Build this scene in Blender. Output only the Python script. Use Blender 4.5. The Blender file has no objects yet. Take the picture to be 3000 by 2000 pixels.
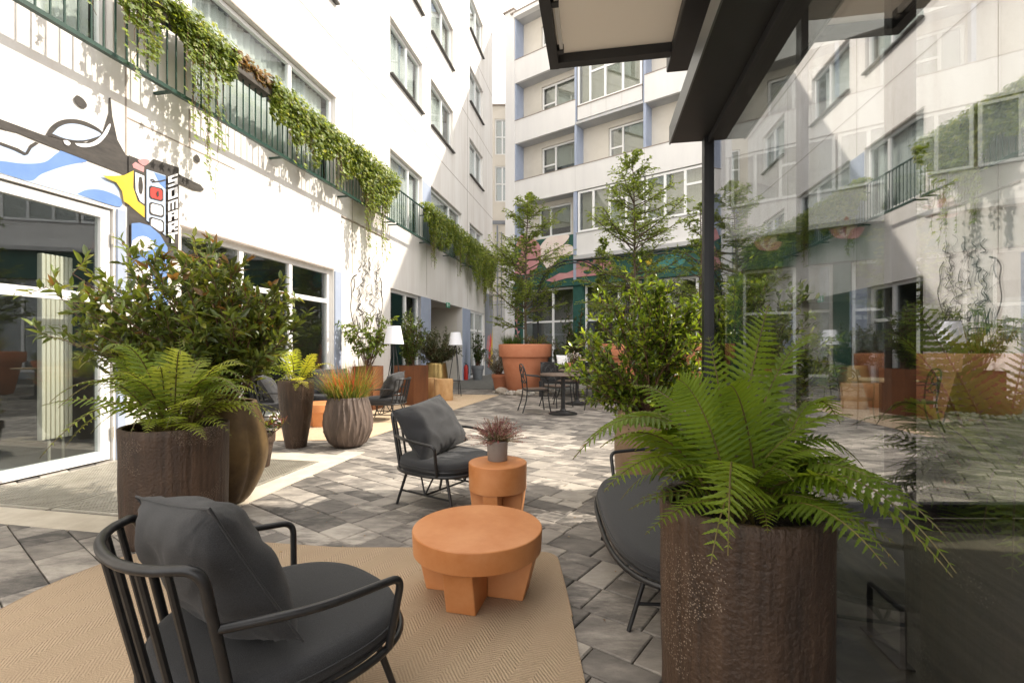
import bpy, math, random
from mathutils import Vector, Matrix, noise
R = math.radians
rnd = random.Random(11)
K = 0.8714          # final scale: the layout below is written for an eye height of 1.4 units, the real one is 1.22 m
F = 1400.0; CH = 1.4; HX = 1500.0; HY = 1018.0
scene = bpy.context.scene
col = scene.collection

# ------------------------------------------------------------------ materials
MATS = {}
def new_mat(name):
    m = bpy.data.materials.new(name); m.use_nodes = True
    nt = m.node_tree
    for n in list(nt.nodes): nt.nodes.remove(n)
    out = nt.nodes.new('ShaderNodeOutputMaterial')
    return m, nt, out
def N(nt, t, **kw):
    n = nt.nodes.new(t)
    for k, v in kw.items():
        if k.startswith('i_'): n.inputs[k[2:].replace('_', ' ')].default_value = v
        else: setattr(n, k, v)
    return n
def L(nt, a, ao, b, bi): nt.links.new(a.outputs[ao], b.inputs[bi])
def c4(c): return (c[0], c[1], c[2], 1)
def mat(name, c1, c2=None, rough=0.6, metal=0.0, scale=5.0, bump=0.0, bscale=40.0, stretch=(1, 1, 1), spec=0.5, detail=6, lo=.35, hi=.65, sheen=0, bdist=.02):
    if name in MATS: return MATS[name]
    m, nt, out = new_mat(name)
    p = N(nt, 'ShaderNodeBsdfPrincipled'); p.inputs['Roughness'].default_value = rough
    p.inputs['Metallic'].default_value = metal; p.inputs['Specular IOR Level'].default_value = spec
    p.inputs['Base Color'].default_value = c4(c1)
    if sheen: p.inputs['Sheen Weight'].default_value = sheen
    L(nt, p, 0, out, 'Surface')
    tc = N(nt, 'ShaderNodeTexCoord'); mp = N(nt, 'ShaderNodeMapping'); mp.inputs['Scale'].default_value = stretch
    L(nt, tc, 'Object', mp, 'Vector')
    if c2 is not None:
        no = N(nt, 'ShaderNodeTexNoise'); no.inputs['Scale'].default_value = scale; no.inputs['Detail'].default_value = detail
        no.inputs['Roughness'].default_value = .65
        L(nt, mp, 0, no, 'Vector')
        cr = N(nt, 'ShaderNodeValToRGB'); cr.color_ramp.elements[0].position = lo; cr.color_ramp.elements[1].position = hi
        cr.color_ramp.elements[0].color = c4(c1); cr.color_ramp.elements[1].color = c4(c2)
        L(nt, no, 'Fac', cr, 'Fac'); L(nt, cr, 'Color', p, 'Base Color')
    if bump:
        nb = N(nt, 'ShaderNodeTexNoise'); nb.inputs['Scale'].default_value = bscale; nb.inputs['Detail'].default_value = 8
        L(nt, mp, 0, nb, 'Vector')
        b = N(nt, 'ShaderNodeBump'); b.inputs['Strength'].default_value = bump; b.inputs['Distance'].default_value = bdist
        L(nt, nb, 'Fac', b, 'Height'); L(nt, b, 0, p, 'Normal')
    MATS[name] = m
    return m
def leafmat(name, c, rough=.45, trans=.35, tcol=None):
    if name in MATS: return MATS[name]
    m, nt, out = new_mat(name)
    p = N(nt, 'ShaderNodeBsdfPrincipled'); p.inputs['Roughness'].default_value = rough
    p.inputs['Specular IOR Level'].default_value = .4
    tc = N(nt, 'ShaderNodeTexCoord'); no = N(nt, 'ShaderNodeTexNoise'); no.inputs['Scale'].default_value = 9; no.inputs['Detail'].default_value = 3
    L(nt, tc, 'Object', no, 'Vector')
    cr = N(nt, 'ShaderNodeValToRGB'); cr.color_ramp.elements[0].position = .35; cr.color_ramp.elements[1].position = .7
    cr.color_ramp.elements[0].color = c4([x*.72 for x in c]); cr.color_ramp.elements[1].color = c4([c[0]*1.25, c[1]*1.18, c[2]])
    L(nt, no, 'Fac', cr, 'Fac'); L(nt, cr, 'Color', p, 'Base Color')
    t = N(nt, 'ShaderNodeBsdfTranslucent')
    tcl = tcol or (min(1, c[0]*2.2+.02), min(1, c[1]*2.0), c[2]*1.0)
    t.inputs['Color'].default_value = c4(tcl)
    mx = N(nt, 'ShaderNodeMixShader'); mx.inputs[0].default_value = trans
    L(nt, p, 0, mx, 1); L(nt, t, 0, mx, 2); L(nt, mx, 0, out, 'Surface')
    MATS[name] = m
    return m
def glassmat(name, refl, tint=(1, 1, 1), rough=0.0, fres=1.45, tmul=(1,1,1)):
    if name in MATS: return MATS[name]
    m, nt, out = new_mat(name)
    g = N(nt, 'ShaderNodeBsdfGlossy'); g.inputs['Roughness'].default_value = rough; g.inputs['Color'].default_value = c4(tint)
    t = N(nt, 'ShaderNodeBsdfTransparent'); t.inputs['Color'].default_value = c4(tmul)
    fr = N(nt, 'ShaderNodeLayerWeight'); fr.inputs['Blend'].default_value = .5
    pw_ = N(nt, 'ShaderNodeMath', operation='POWER'); pw_.inputs[1].default_value = 5; L(nt, fr, 'Facing', pw_, 0)
    ad = N(nt, 'ShaderNodeMath', operation='MULTIPLY_ADD'); ad.inputs[1].default_value = 1-refl; ad.inputs[2].default_value = refl; ad.use_clamp = True
    L(nt, pw_, 0, ad, 0)
    mx = N(nt, 'ShaderNodeMixShader'); L(nt, ad, 0, mx, 0); L(nt, t, 0, mx, 1); L(nt, g, 0, mx, 2); L(nt, mx, 0, out, 'Surface')
    MATS[name] = m
    return m

# ------------------------------------------------------------------ mesh builder
class MB:
    def __init__(s): s.v = []; s.f = []; s.m = []
    def add(s, vs, fs, mi=0):
        b = len(s.v); s.v.extend(tuple(p) for p in vs)
        for f in fs: s.f.append(tuple(i+b for i in f)); s.m.append(mi)
    def quad(s, a, b, c, d, mi=0): s.add([a, b, c, d], [(0, 1, 2, 3)], mi)
    def box(s, x0, x1, y0, y1, z0, z1, mi=0, bev=0.0):
        x0, x1 = min(x0, x1), max(x0, x1); y0, y1 = min(y0, y1), max(y0, y1); z0, z1 = min(z0, z1), max(z0, z1)
        if bev <= 0:
            vs = [(x0,y0,z0),(x1,y0,z0),(x1,y1,z0),(x0,y1,z0),(x0,y0,z1),(x1,y0,z1),(x1,y1,z1),(x0,y1,z1)]
            s.add(vs, [(0,3,2,1),(4,5,6,7),(0,1,5,4),(1,2,6,5),(2,3,7,6),(3,0,4,7)], mi)
        else:
            bm = bmesh_box(x0,x1,y0,y1,z0,z1,bev)
            s.add(bm[0], bm[1], mi)
    def tube(s, pts, r, n=10, mi=0, closed=False, caps=True):
        pts = [Vector(p) for p in pts]; m = len(pts)
        rs = r if isinstance(r, (list, tuple)) else [r]*m
        T = []
        for i in range(m):
            if closed: t = pts[(i+1) % m]-pts[i-1]
            elif i == 0: t = pts[1]-pts[0]
            elif i == m-1: t = pts[-1]-pts[-2]
            else: t = pts[i+1]-pts[i-1]
            if t.length < 1e-9: t = Vector((0, 0, 1))
            T.append(t.normalized())
        up = Vector((0, 0, 1)) if abs(T[0].z) < .9 else Vector((1, 0, 0))
        nrm = (up - T[0]*up.dot(T[0])).normalized()
        rings = []; vs = []
        for i in range(m):
            nrm = (nrm - T[i]*nrm.dot(T[i]))
            if nrm.length < 1e-6: nrm = T[i].orthogonal()
            nrm.normalize(); bn = T[i].cross(nrm)
            for k in range(n):
                a = 2*math.pi*k/n
                vs.append(pts[i]+(nrm*math.cos(a)+bn*math.sin(a))*rs[i])
        fs = []
        for i in range(m if closed else m-1):
            j = (i+1) % m
            for k in range(n):
                fs.append((i*n+k, i*n+(k+1) % n, j*n+(k+1) % n, j*n+k))
        if caps and not closed:
            fs.append(tuple(range(n-1, -1, -1))); fs.append(tuple((m-1)*n+k for k in range(n)))
        s.add(vs, fs, mi)
    def lathe(s, prof, n=48, mi=0, cx=0, cy=0, fn=None, closed=False):
        vs = []; m = len(prof)
        for (r, z) in prof:
            for k in range(n):
                a = 2*math.pi*k/n
                rr = r if fn is None else fn(r, z, a)
                vs.append((cx+rr*math.cos(a), cy+rr*math.sin(a), z))
        fs = []
        for i in range(m-1):
            for k in range(n):
                fs.append((i*n+k, i*n+(k+1) % n, (i+1)*n+(k+1) % n, (i+1)*n+k))
        if closed:
            fs.append(tuple(range(n-1, -1, -1))); fs.append(tuple((m-1)*n+k for k in range(n)))
        s.add(vs, fs, mi)
    def prism(s, poly, z0, z1, mi=0):
        n = len(poly)
        vs = [(x, y, z0) for x, y in poly]+[(x, y, z1) for x, y in poly]
        s.add(vs, [tuple(range(n-1, -1, -1)), tuple(range(n, 2*n))]+[(i, (i+1) % n, n+(i+1) % n, n+i) for i in range(n)], mi)
    def leaf(s, p, d, nr, Ln, W, mi=0, hi=False):
        sd = d.cross(nr)
        if sd.length < 1e-5: return
        sd.normalize(); nr = sd.cross(d).normalized()
        if not hi:
            s.add([p, p+d*(.45*Ln)+sd*(W/2)+nr*(.12*W), p+d*Ln-nr*(.12*Ln), p+d*(.45*Ln)-sd*(W/2)+nr*(.12*W)], [(0, 1, 2), (0, 2, 3)], mi)
        else:
            a = p+d*(.3*Ln); b = p+d*(.68*Ln)-nr*(.04*Ln); t = p+d*Ln-nr*(.14*Ln)
            s.add([p, a, b, t, a+sd*(.43*W)+nr*(.12*W), b+sd*(.36*W)+nr*(.1*W), a-sd*(.43*W)+nr*(.12*W), b-sd*(.36*W)+nr*(.1*W)],
                  [(0, 4, 1), (1, 4, 5, 2), (2, 5, 3), (0, 1, 6), (1, 2, 7, 6), (2, 3, 7)], mi)
    def build(s, name, mats, parent=None, smooth=True, loc=None, angle=40):
        me = bpy.data.meshes.new(name)
        me.from_pydata(s.v, [], s.f)
        if not isinstance(mats, (list, tuple)): mats = [mats]
        for m in mats: me.materials.append(m)
        if len(mats) > 1: me.polygons.foreach_set('material_index', s.m)
        me.update()
        o = bpy.data.objects.new(name, me); col.objects.link(o)
        if parent: o.parent = parent
        if loc: o.location = loc
        if smooth:
            me.polygons.foreach_set('use_smooth', [True]*len(me.polygons))
            try: me.set_sharp_from_angle(angle=R(angle))
            except Exception: pass
        return o
def bmesh_box(x0,x1,y0,y1,z0,z1,b):
    import bmesh
    bm = bmesh.new(); bmesh.ops.create_cube(bm, size=1)
    for v in bm.verts:
        v.co.x = x0 if v.co.x < 0 else x1; v.co.y = y0 if v.co.y < 0 else y1; v.co.z = z0 if v.co.z < 0 else z1
    bmesh.ops.bevel(bm, geom=list(bm.edges), offset=b, segments=2, affect='EDGES', profile=.5)
    bm.verts.index_update()
    r = ([tuple(v.co) for v in bm.verts], [tuple(v.index for v in f.verts) for f in bm.faces]); bm.free()
    return r
def fillet(pts, r, n=6):
    pts = [Vector(p) for p in pts]; out = [pts[0]]
    for i in range(1, len(pts)-1):
        a, b, c = pts[i-1], pts[i], pts[i+1]
        u = (a-b); w = (c-b); rr = min(r, u.length*.49, w.length*.49)
        p0 = b+u.normalized()*rr; p1 = b+w.normalized()*rr
        for k in range(n+1):
            t = k/n
            out.append(p0*(1-t)**2+b*(2*t*(1-t))+p1*t*t)
    out.append(pts[-1]); return out
def spline(pts, n=8):
    pts = [Vector(p) for p in pts]; P = [pts[0]*2-pts[1]]+pts+[pts[-1]*2-pts[-2]]; out = []
    for i in range(1, len(P)-2):
        for k in range(n):
            t = k/n
            out.append(.5*((2*P[i])+(-P[i-1]+P[i+1])*t+(2*P[i-1]-5*P[i]+4*P[i+1]-P[i+2])*t*t+(-P[i-1]+3*P[i]-3*P[i+1]+P[i+2])*t**3))
    out.append(pts[-1]); return out
def tag(o, label=None, cat=None, group=None, kind=None):
    if label: o['label'] = label
    if cat: o['category'] = cat
    if group: o['group'] = group
    if kind: o['kind'] = kind
    return o
def empty(name, loc=(0, 0, 0), rz=0, label=None, cat=None, group=None):
    o = bpy.data.objects.new(name, None); col.objects.link(o); o.location = loc; o.rotation_euler = (0, 0, rz)
    o.empty_display_size = .1
    return tag(o, label, cat, group)
def copy_tree(o, parent=None):
    c = o.copy(); col.objects.link(c)
    if parent: c.parent = parent
    for ch in list(o.children): copy_tree(ch, c)
    return c
def G(px, py, z=0.0):
    Y = (CH-z)*F/(py-HY); return Vector(((px-HX)*Y/F, Y, z))
def at(px, Y, z=0.0): return Vector(((px-HX)*Y/F, Y, z))

# ------------------------------------------------------------------ palette
M_plaster = mat('white_plaster', (.75, .73, .70), (.60, .56, .51), rough=.85, scale=2.2, bump=.15, bscale=60, lo=.4, hi=.8, stretch=(1, 1, .10), bdist=.004)
M_cream = mat('cream_plaster', (.66, .62, .55), (.60, .56, .49), rough=.85, scale=1.2, bump=.1, bscale=60, bdist=.004)
M_band = mat('balcony_white', (.74, .73, .71), (.66, .65, .64), rough=.8, scale=.9, stretch=(1, 1, .2), bump=.08, bscale=50, bdist=.004)
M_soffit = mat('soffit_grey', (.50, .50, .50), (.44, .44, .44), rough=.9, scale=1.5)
M_blue = mat('blue_grey_paint', (.36, .41, .52), (.31, .36, .47), rough=.7, scale=2)
M_groove = mat('joint_sealant', (.26, .22, .19), (.36, .31, .27), rough=.9, scale=8)
M_white = mat('white_frame', (.80, .80, .79), rough=.4)
M_dark = mat('dark_interior', (.035, .033, .03), (.06, .055, .05), rough=.9, scale=1.0)
M_room = mat('room_wall', (.16, .15, .13), (.10, .095, .085), rough=.9, scale=.6)
M_curtain = mat('sheer_curtain', (.80, .80, .78), rough=.9)
M_blind = mat('roller_blind', (.42, .39, .30), (.36, .34, .27), rough=.9, scale=1)
M_blind2 = mat('pale_blind', (.52, .49, .42), (.46, .43, .36), rough=.9, scale=1)
M_sill = mat('dark_sill', (.07, .065, .06), rough=.5)
M_pane = glassmat('window_glass', .09, tint=(.95, .97, 1.0), tmul=(.86, .89, .88), fres=1.5)
M_panel = glassmat('conservatory_glass', .26, tint=(.95, .96, .98), tmul=(.76, .77, .78), fres=1.5)
M_clear = glassmat('clear_glass', .02, tmul=(.92, .93, .9), fres=1.4)
M_metal = mat('black_powder_coat', (.012, .012, .013), (.02, .02, .021), rough=.38, scale=30)
M_beam = mat('anthracite_metal', (.018, .019, .021), (.026, .027, .029), rough=.45, scale=3)
M_beamedge = mat('beam_edge', (.16, .17, .17), rough=.35, metal=.6)
M_green = mat('green_iron', (.006, .032, .022), (.01, .05, .034), rough=.4, scale=12)
M_dgreen = mat('mural_green', (.012, .07, .055), (.02, .09, .07), rough=.7, scale=3)
M_orange = mat('orange_concrete', (.50, .185, .055), (.60, .265, .105), rough=.48, scale=4, detail=12, bump=.12, bscale=60, bdist=.002)
M_terra = mat('terracotta', (.52, .19, .095), (.58, .235, .125), rough=.75, scale=3, bump=.05, bscale=90, bdist=.003)
M_corten = mat('corten_steel', (.10, .034, .012), (.17, .06, .018), rough=.65, scale=4, stretch=(1, 1, .3), bump=.1, bscale=80, bdist=.003)
M_brass = mat('aged_brass', (.17, .11, .045), (.075, .045, .02), rough=.5, metal=.35, scale=3.5, bump=.3, bscale=18, bdist=.01)
M_soil = mat('potting_soil', (.02, .014, .01), (.05, .035, .025), rough=1, scale=30, bump=1, bscale=60)
M_fabric = mat('charcoal_fabric', (.016, .0165, .018), (.044, .045, .048), rough=.95, scale=330, bump=.5, bscale=420, sheen=.10, lo=.3, hi=.7, bdist=.002)
M_shade = mat('lamp_shade', (.82, .84, .90), rough=.8)
M_log = mat('log_wood', (.42, .22, .08), (.60, .38, .18), rough=.7, scale=5, stretch=(1, 1, .4), bump=.4, bscale=12)
M_rock = mat('rock', (.45, .40, .33), (.28, .24, .20), rough=.9, scale=6, bump=.5, bscale=20)
M_pebble = mat('pebble', (.55, .52, .47), (.38, .34, .30), rough=.8, scale=4)
M_grey = mat('grey_pot', (.16, .175, .19), (.20, .215, .23), rough=.7, scale=6)
M_gpot = mat('grey_ceramic', (.25, .235, .22), (.29, .27, .255), rough=.6, scale=6)
M_bark = mat('bark', (.09, .065, .045), (.15, .115, .08), rough=.9, scale=12, bump=.5, bscale=30)
M_twig = mat('twig', (.10, .045, .03), (.16, .09, .05), rough=.8, scale=12)
M_conc = mat('concrete_kerb', (.50, .44, .35), (.62, .56, .46), rough=.9, scale=5, bump=.2, bscale=80, bdist=.004)
M_galv = mat('galvanised_steel', (.42, .39, .33), (.56, .53, .46), rough=.45, metal=.5, scale=6)
M_pit = mat('pit_dark', (.03, .028, .025), rough=1)
M_awn = leafmat('awning_fabric', (.62, .57, .50), rough=.9, trans=.45, tcol=(.74, .69, .62))
for n_ in M_awn.node_tree.nodes:
    if n_.type == 'VALTORGB':
        for e_ in n_.color_ramp.elements: e_.color = (.66, .61, .54, 1)
M_red = mat('red_paint', (.5, .03, .02), rough=.35)
M_black = mat('mural_black', (.035, .032, .03), (.07, .062, .055), rough=.8, scale=4, stretch=(1, 1, 3))
M_mblue = mat('mural_blue', (.11, .21, .46), (.15, .26, .52), rough=.8, scale=2)
M_mlight = mat('mural_lightblue', (.40, .49, .66), (.46, .55, .70), rough=.8, scale=2)
M_yel = mat('mural_yellow', (.58, .40, .03), (.64, .47, .05), rough=.8, scale=3)
M_mred = mat('mural_red', (.72, .05, .04), rough=.7)
M_mpink = mat('mural_pink', (.45, .19, .20), (.56, .29, .29), rough=.8, scale=2)
M_mpale = mat('mural_pale', (.74, .60, .56), (.78, .70, .62), rough=.8, scale=3)
M_mteal = mat('mural_teal', (.03, .15, .17), (.06, .22, .18), rough=.8, scale=3)
M_mwhite = mat('mural_white', (.80, .79, .80), rough=.8)
M_greywall = mat('grey_wall', (.25, .27, .30), (.20, .215, .235), rough=.85, scale=1.5)

def pot_rust():
    m, nt, out = new_mat('rust_ceramic')
    p = N(nt, 'ShaderNodeBsdfPrincipled'); p.inputs['Roughness'].default_value = .58; L(nt, p, 0, out, 'Surface')
    tc = N(nt, 'ShaderNodeTexCoord')
    mp = N(nt, 'ShaderNodeMapping'); mp.inputs['Scale'].default_value = (14, 14, 1.1); L(nt, tc, 'Object', mp, 0)
    st = N(nt, 'ShaderNodeTexNoise'); st.inputs['Scale'].default_value = 2.2; st.inputs['Detail'].default_value = 8; L(nt, mp, 0, st, 0)
    big = N(nt, 'ShaderNodeTexNoise'); big.inputs['Scale'].default_value = 2.3; big.inputs['Detail'].default_value = 3; L(nt, tc, 'Object', big, 0)
    cr = N(nt, 'ShaderNodeValToRGB'); e = cr.color_ramp.elements
    e[0].position = .3; e[0].color = (.017, .0105, .007, 1); e[1].position = .75; e[1].color = (.105, .062, .038, 1)
    k = e.new(.5); k.color = (.046, .025, .014, 1)
    ad = N(nt, 'ShaderNodeMath', operation='MULTIPLY_ADD'); ad.inputs[1].default_value = .55
    sc = N(nt, 'ShaderNodeMath', operation='MULTIPLY'); sc.inputs[1].default_value = .5
    L(nt, big, 'Fac', sc, 0); L(nt, st, 'Fac', ad, 0); L(nt, sc, 0, ad, 2); L(nt, ad, 0, cr, 'Fac')
    # grains: small pale specks gathered in patches
    vo = N(nt, 'ShaderNodeTexVoronoi'); vo.inputs['Scale'].default_value = 135; L(nt, tc, 'Object', vo, 0)
    lt = N(nt, 'ShaderNodeMath', operation='LESS_THAN'); lt.inputs[1].default_value = .27; L(nt, vo, 'Distance', lt, 0)
    pn = N(nt, 'ShaderNodeTexNoise'); pn.inputs['Scale'].default_value = 3.4; pn.inputs['Detail'].default_value = 2; L(nt, tc, 'Object', pn, 0)
    gt = N(nt, 'ShaderNodeMath', operation='GREATER_THAN'); gt.inputs[1].default_value = .54; L(nt, pn, 'Fac', gt, 0)
    mu = N(nt, 'ShaderNodeMath', operation='MULTIPLY'); L(nt, lt, 0, mu, 0); L(nt, gt, 0, mu, 1)
    mix = N(nt, 'ShaderNodeMixRGB'); mix.inputs['Color2'].default_value = (.24, .185, .14, 1); L(nt, mu, 0, mix, 'Fac'); L(nt, cr, 'Color', mix, 'Color1')
    L(nt, mix, 0, p, 'Base Color')
    fn = N(nt, 'ShaderNodeTexNoise'); fn.inputs['Scale'].default_value = 70; fn.inputs['Detail'].default_value = 5; L(nt, tc, 'Object', fn, 0)
    h = N(nt, 'ShaderNodeMath', operation='MULTIPLY_ADD'); h.inputs[1].default_value = 1.8; L(nt, st, 'Fac', h, 0); L(nt, fn, 'Fac', h, 2)
    h2 = N(nt, 'ShaderNodeMath', operation='MULTIPLY_ADD'); h2.inputs[1].default_value = .8; L(nt, mu, 0, h2, 0); L(nt, h, 0, h2, 2)
    b = N(nt, 'ShaderNodeBump'); b.inputs['Strength'].default_value = .8; b.inputs['Distance'].default_value = .009; L(nt, h2, 0, b, 'Height'); L(nt, b, 0, p, 'Normal')
    return m
M_rust = pot_rust()
def paver_mat():
    m, nt, out = new_mat('paver_stone')
    p = N(nt, 'ShaderNodeBsdfPrincipled'); p.inputs['Roughness'].default_value = .7; L(nt, p, 0, out, 'Surface')
    at_ = N(nt, 'ShaderNodeAttribute'); at_.attribute_name = 'stone'
    tc = N(nt, 'ShaderNodeTexCoord')
    sep = N(nt, 'ShaderNodeSeparateColor'); L(nt, at_, 'Color', sep, 0)
    ofs = N(nt, 'ShaderNodeVectorMath', operation='MULTIPLY_ADD'); ofs.inputs[1].default_value = (37, 53, 19)
    L(nt, at_, 'Color', ofs, 0); L(nt, tc, 'Object', ofs, 2)
    mp = N(nt, 'ShaderNodeMapping'); mp.inputs['Rotation'].default_value = (0, 0, R(36)); mp.inputs['Scale'].default_value = (3.0, 8.0, 1); L(nt, ofs, 0, mp, 0)
    n1 = N(nt, 'ShaderNodeTexNoise'); n1.inputs['Scale'].default_value = 1.1; n1.inputs['Detail'].default_value = 7; n1.inputs['Roughness'].default_value = .7; L(nt, mp, 0, n1, 0)
    # tone = stone.r*.75 + (noise-.5)*stone.g
    s1 = N(nt, 'ShaderNodeMath', operation='SUBTRACT'); s1.inputs[1].default_value = .5; L(nt, n1, 'Fac', s1, 0)
    m1 = N(nt, 'ShaderNodeMath', operation='MULTIPLY'); L(nt, s1, 0, m1, 0); L(nt, sep, 1, m1, 1)
    a1 = N(nt, 'ShaderNodeMath', operation='MULTIPLY_ADD'); a1.inputs[1].default_value = 3.6; L(nt, m1, 0, a1, 0); L(nt, sep, 0, a1, 2)
    cr = N(nt, 'ShaderNodeValToRGB'); e = cr.color_ramp.elements
    e[0].position = 0; e[0].color = (.072, .066, .060, 1); e[1].position = 1; e[1].color = (.42, .38, .33, 1)
    k = e.new(.45); k.color = (.19, .171, .152, 1)
    L(nt, a1, 0, cr, 'Fac'); L(nt, cr, 'Color', p, 'Base Color')
    nb = N(nt, 'ShaderNodeTexNoise'); nb.inputs['Scale'].default_value = 90; nb.inputs['Detail'].default_value = 6; L(nt, tc, 'Object', nb, 0)
    b = N(nt, 'ShaderNodeBump'); b.inputs['Strength'].default_value = .35; b.inputs['Distance'].default_value = .006; L(nt, nb, 'Fac', b, 'Height'); L(nt, b, 0, p, 'Normal')
    return m
M_paver = paver_mat()
def rug_mat(name, ca, cb, rot):
    m, nt, out = new_mat(name)
    p = N(nt, 'ShaderNodeBsdfPrincipled'); p.inputs['Roughness'].default_value = .95; L(nt, p, 0, out, 'Surface')
    tc = N(nt, 'ShaderNodeTexCoord')
    mp = N(nt, 'ShaderNodeMapping'); mp.inputs['Rotation'].default_value = (0, 0, R(rot)); L(nt, tc, 'Object', mp, 0)
    # herringbone: zigzag the coordinate, then fine stripes
    sp = N(nt, 'ShaderNodeSeparateXYZ'); L(nt, mp, 0, sp, 0)
    pp = N(nt, 'ShaderNodeMath', operation='PINGPONG'); pp.inputs[1].default_value = .08; L(nt, sp, 0, pp, 0)
    ad = N(nt, 'ShaderNodeMath', operation='MULTIPLY_ADD'); ad.inputs[1].default_value = .9; L(nt, pp, 0, ad, 0); L(nt, sp, 1, ad, 2)
    ns = N(nt, 'ShaderNodeTexNoise'); ns.inputs['Scale'].default_value = 16; ns.inputs['Detail'].default_value = 4; L(nt, mp, 0, ns, 0)
    a2 = N(nt, 'ShaderNodeMath', operation='MULTIPLY_ADD'); a2.inputs[1].default_value = .012; L(nt, ns, 'Fac', a2, 0); L(nt, ad, 0, a2, 2)
    mu = N(nt, 'ShaderNodeMath', operation='MULTIPLY'); mu.inputs[1].default_value = 6.28/.0165; L(nt, a2, 0, mu, 0)
    sn = N(nt, 'ShaderNodeMath', operation='SINE'); L(nt, mu, 0, sn, 0)
    half = N(nt, 'ShaderNodeMath', operation='MULTIPLY_ADD'); half.inputs[1].default_value = .5; half.inputs[2].default_value = .5; L(nt, sn, 0, half, 0)
    fine = N(nt, 'ShaderNodeTexNoise'); fine.inputs['Scale'].default_value = 170; fine.inputs['Detail'].default_value = 3; L(nt, mp, 0, fine, 0)
    patch = N(nt, 'ShaderNodeTexNoise'); patch.inputs['Scale'].default_value = 2.4; patch.inputs['Detail'].default_value = 3; L(nt, mp, 0, patch, 0)
    pr = N(nt, 'ShaderNodeMapRange'); pr.inputs['From Min'].default_value = .35; pr.inputs['From Max'].default_value = .65
    pr.inputs['To Min'].default_value = .25; pr.inputs['To Max'].default_value = 1.0; L(nt, patch, 'Fac', pr, 0)
    hs = N(nt, 'ShaderNodeMath', operation='MULTIPLY'); L(nt, half, 0, hs, 0); L(nt, pr, 0, hs, 1)
    sm = N(nt, 'ShaderNodeMath', operation='ADD'); L(nt, hs, 0, sm, 0); L(nt, fine, 'Fac', sm, 1)
    cr = N(nt, 'ShaderNodeValToRGB'); e = cr.color_ramp.elements; e[0].position = .38; e[1].position = 1.25 if False else 1.0
    e[0].color = c4(ca); e[1].color = c4(cb); L(nt, sm, 0, cr, 'Fac'); L(nt, cr, 'Color', p, 'Base Color')
    b = N(nt, 'ShaderNodeBump'); b.inputs['Strength'].default_value = .7; b.inputs['Distance'].default_value = .006; L(nt, sm, 0, b, 'Height'); L(nt, b, 0, p, 'Normal')
    return m
M_rug = rug_mat('jute_rug', (.34, .25, .165), (.46, .345, .23), 24)
M_rug2 = rug_mat('flat_rug', (.46, .33, .20), (.62, .48, .33), 60)
def wood_mat():
    m, nt, out = new_mat('dark_wood_floor')
    p = N(nt, 'ShaderNodeBsdfPrincipled'); p.inputs['Roughness'].default_value = .35; L(nt, p, 0, out, 'Surface')
    tc = N(nt, 'ShaderNodeTexCoord'); mp = N(nt, 'ShaderNodeMapping'); mp.inputs['Scale'].default_value = (1.2, 14, 1); L(nt, tc, 'Object', mp, 0)
    n1 = N(nt, 'ShaderNodeTexNoise'); n1.inputs['Scale'].default_value = 1.2; n1.inputs['Detail'].default_value = 8; L(nt, mp, 0, n1, 0)
    cr = N(nt, 'ShaderNodeValToRGB'); e = cr.color_ramp.elements; e[0].position = .3; e[1].position = .75
    e[0].color = (.07, .062, .038, 1); e[1].color = (.22, .20, .13, 1); L(nt, n1, 'Fac', cr, 'Fac'); L(nt, cr, 'Color', p, 'Base Color')
    return m
M_wood = wood_mat()
M_tabletop = mat('table_slate', (.12, .085, .065), (.18, .13, .10), rough=.45, scale=6)
M_lightwood = mat('light_wood', (.50, .36, .20), (.60, .45, .28), rough=.5, scale=4, stretch=(1, 6, 1))

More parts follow.
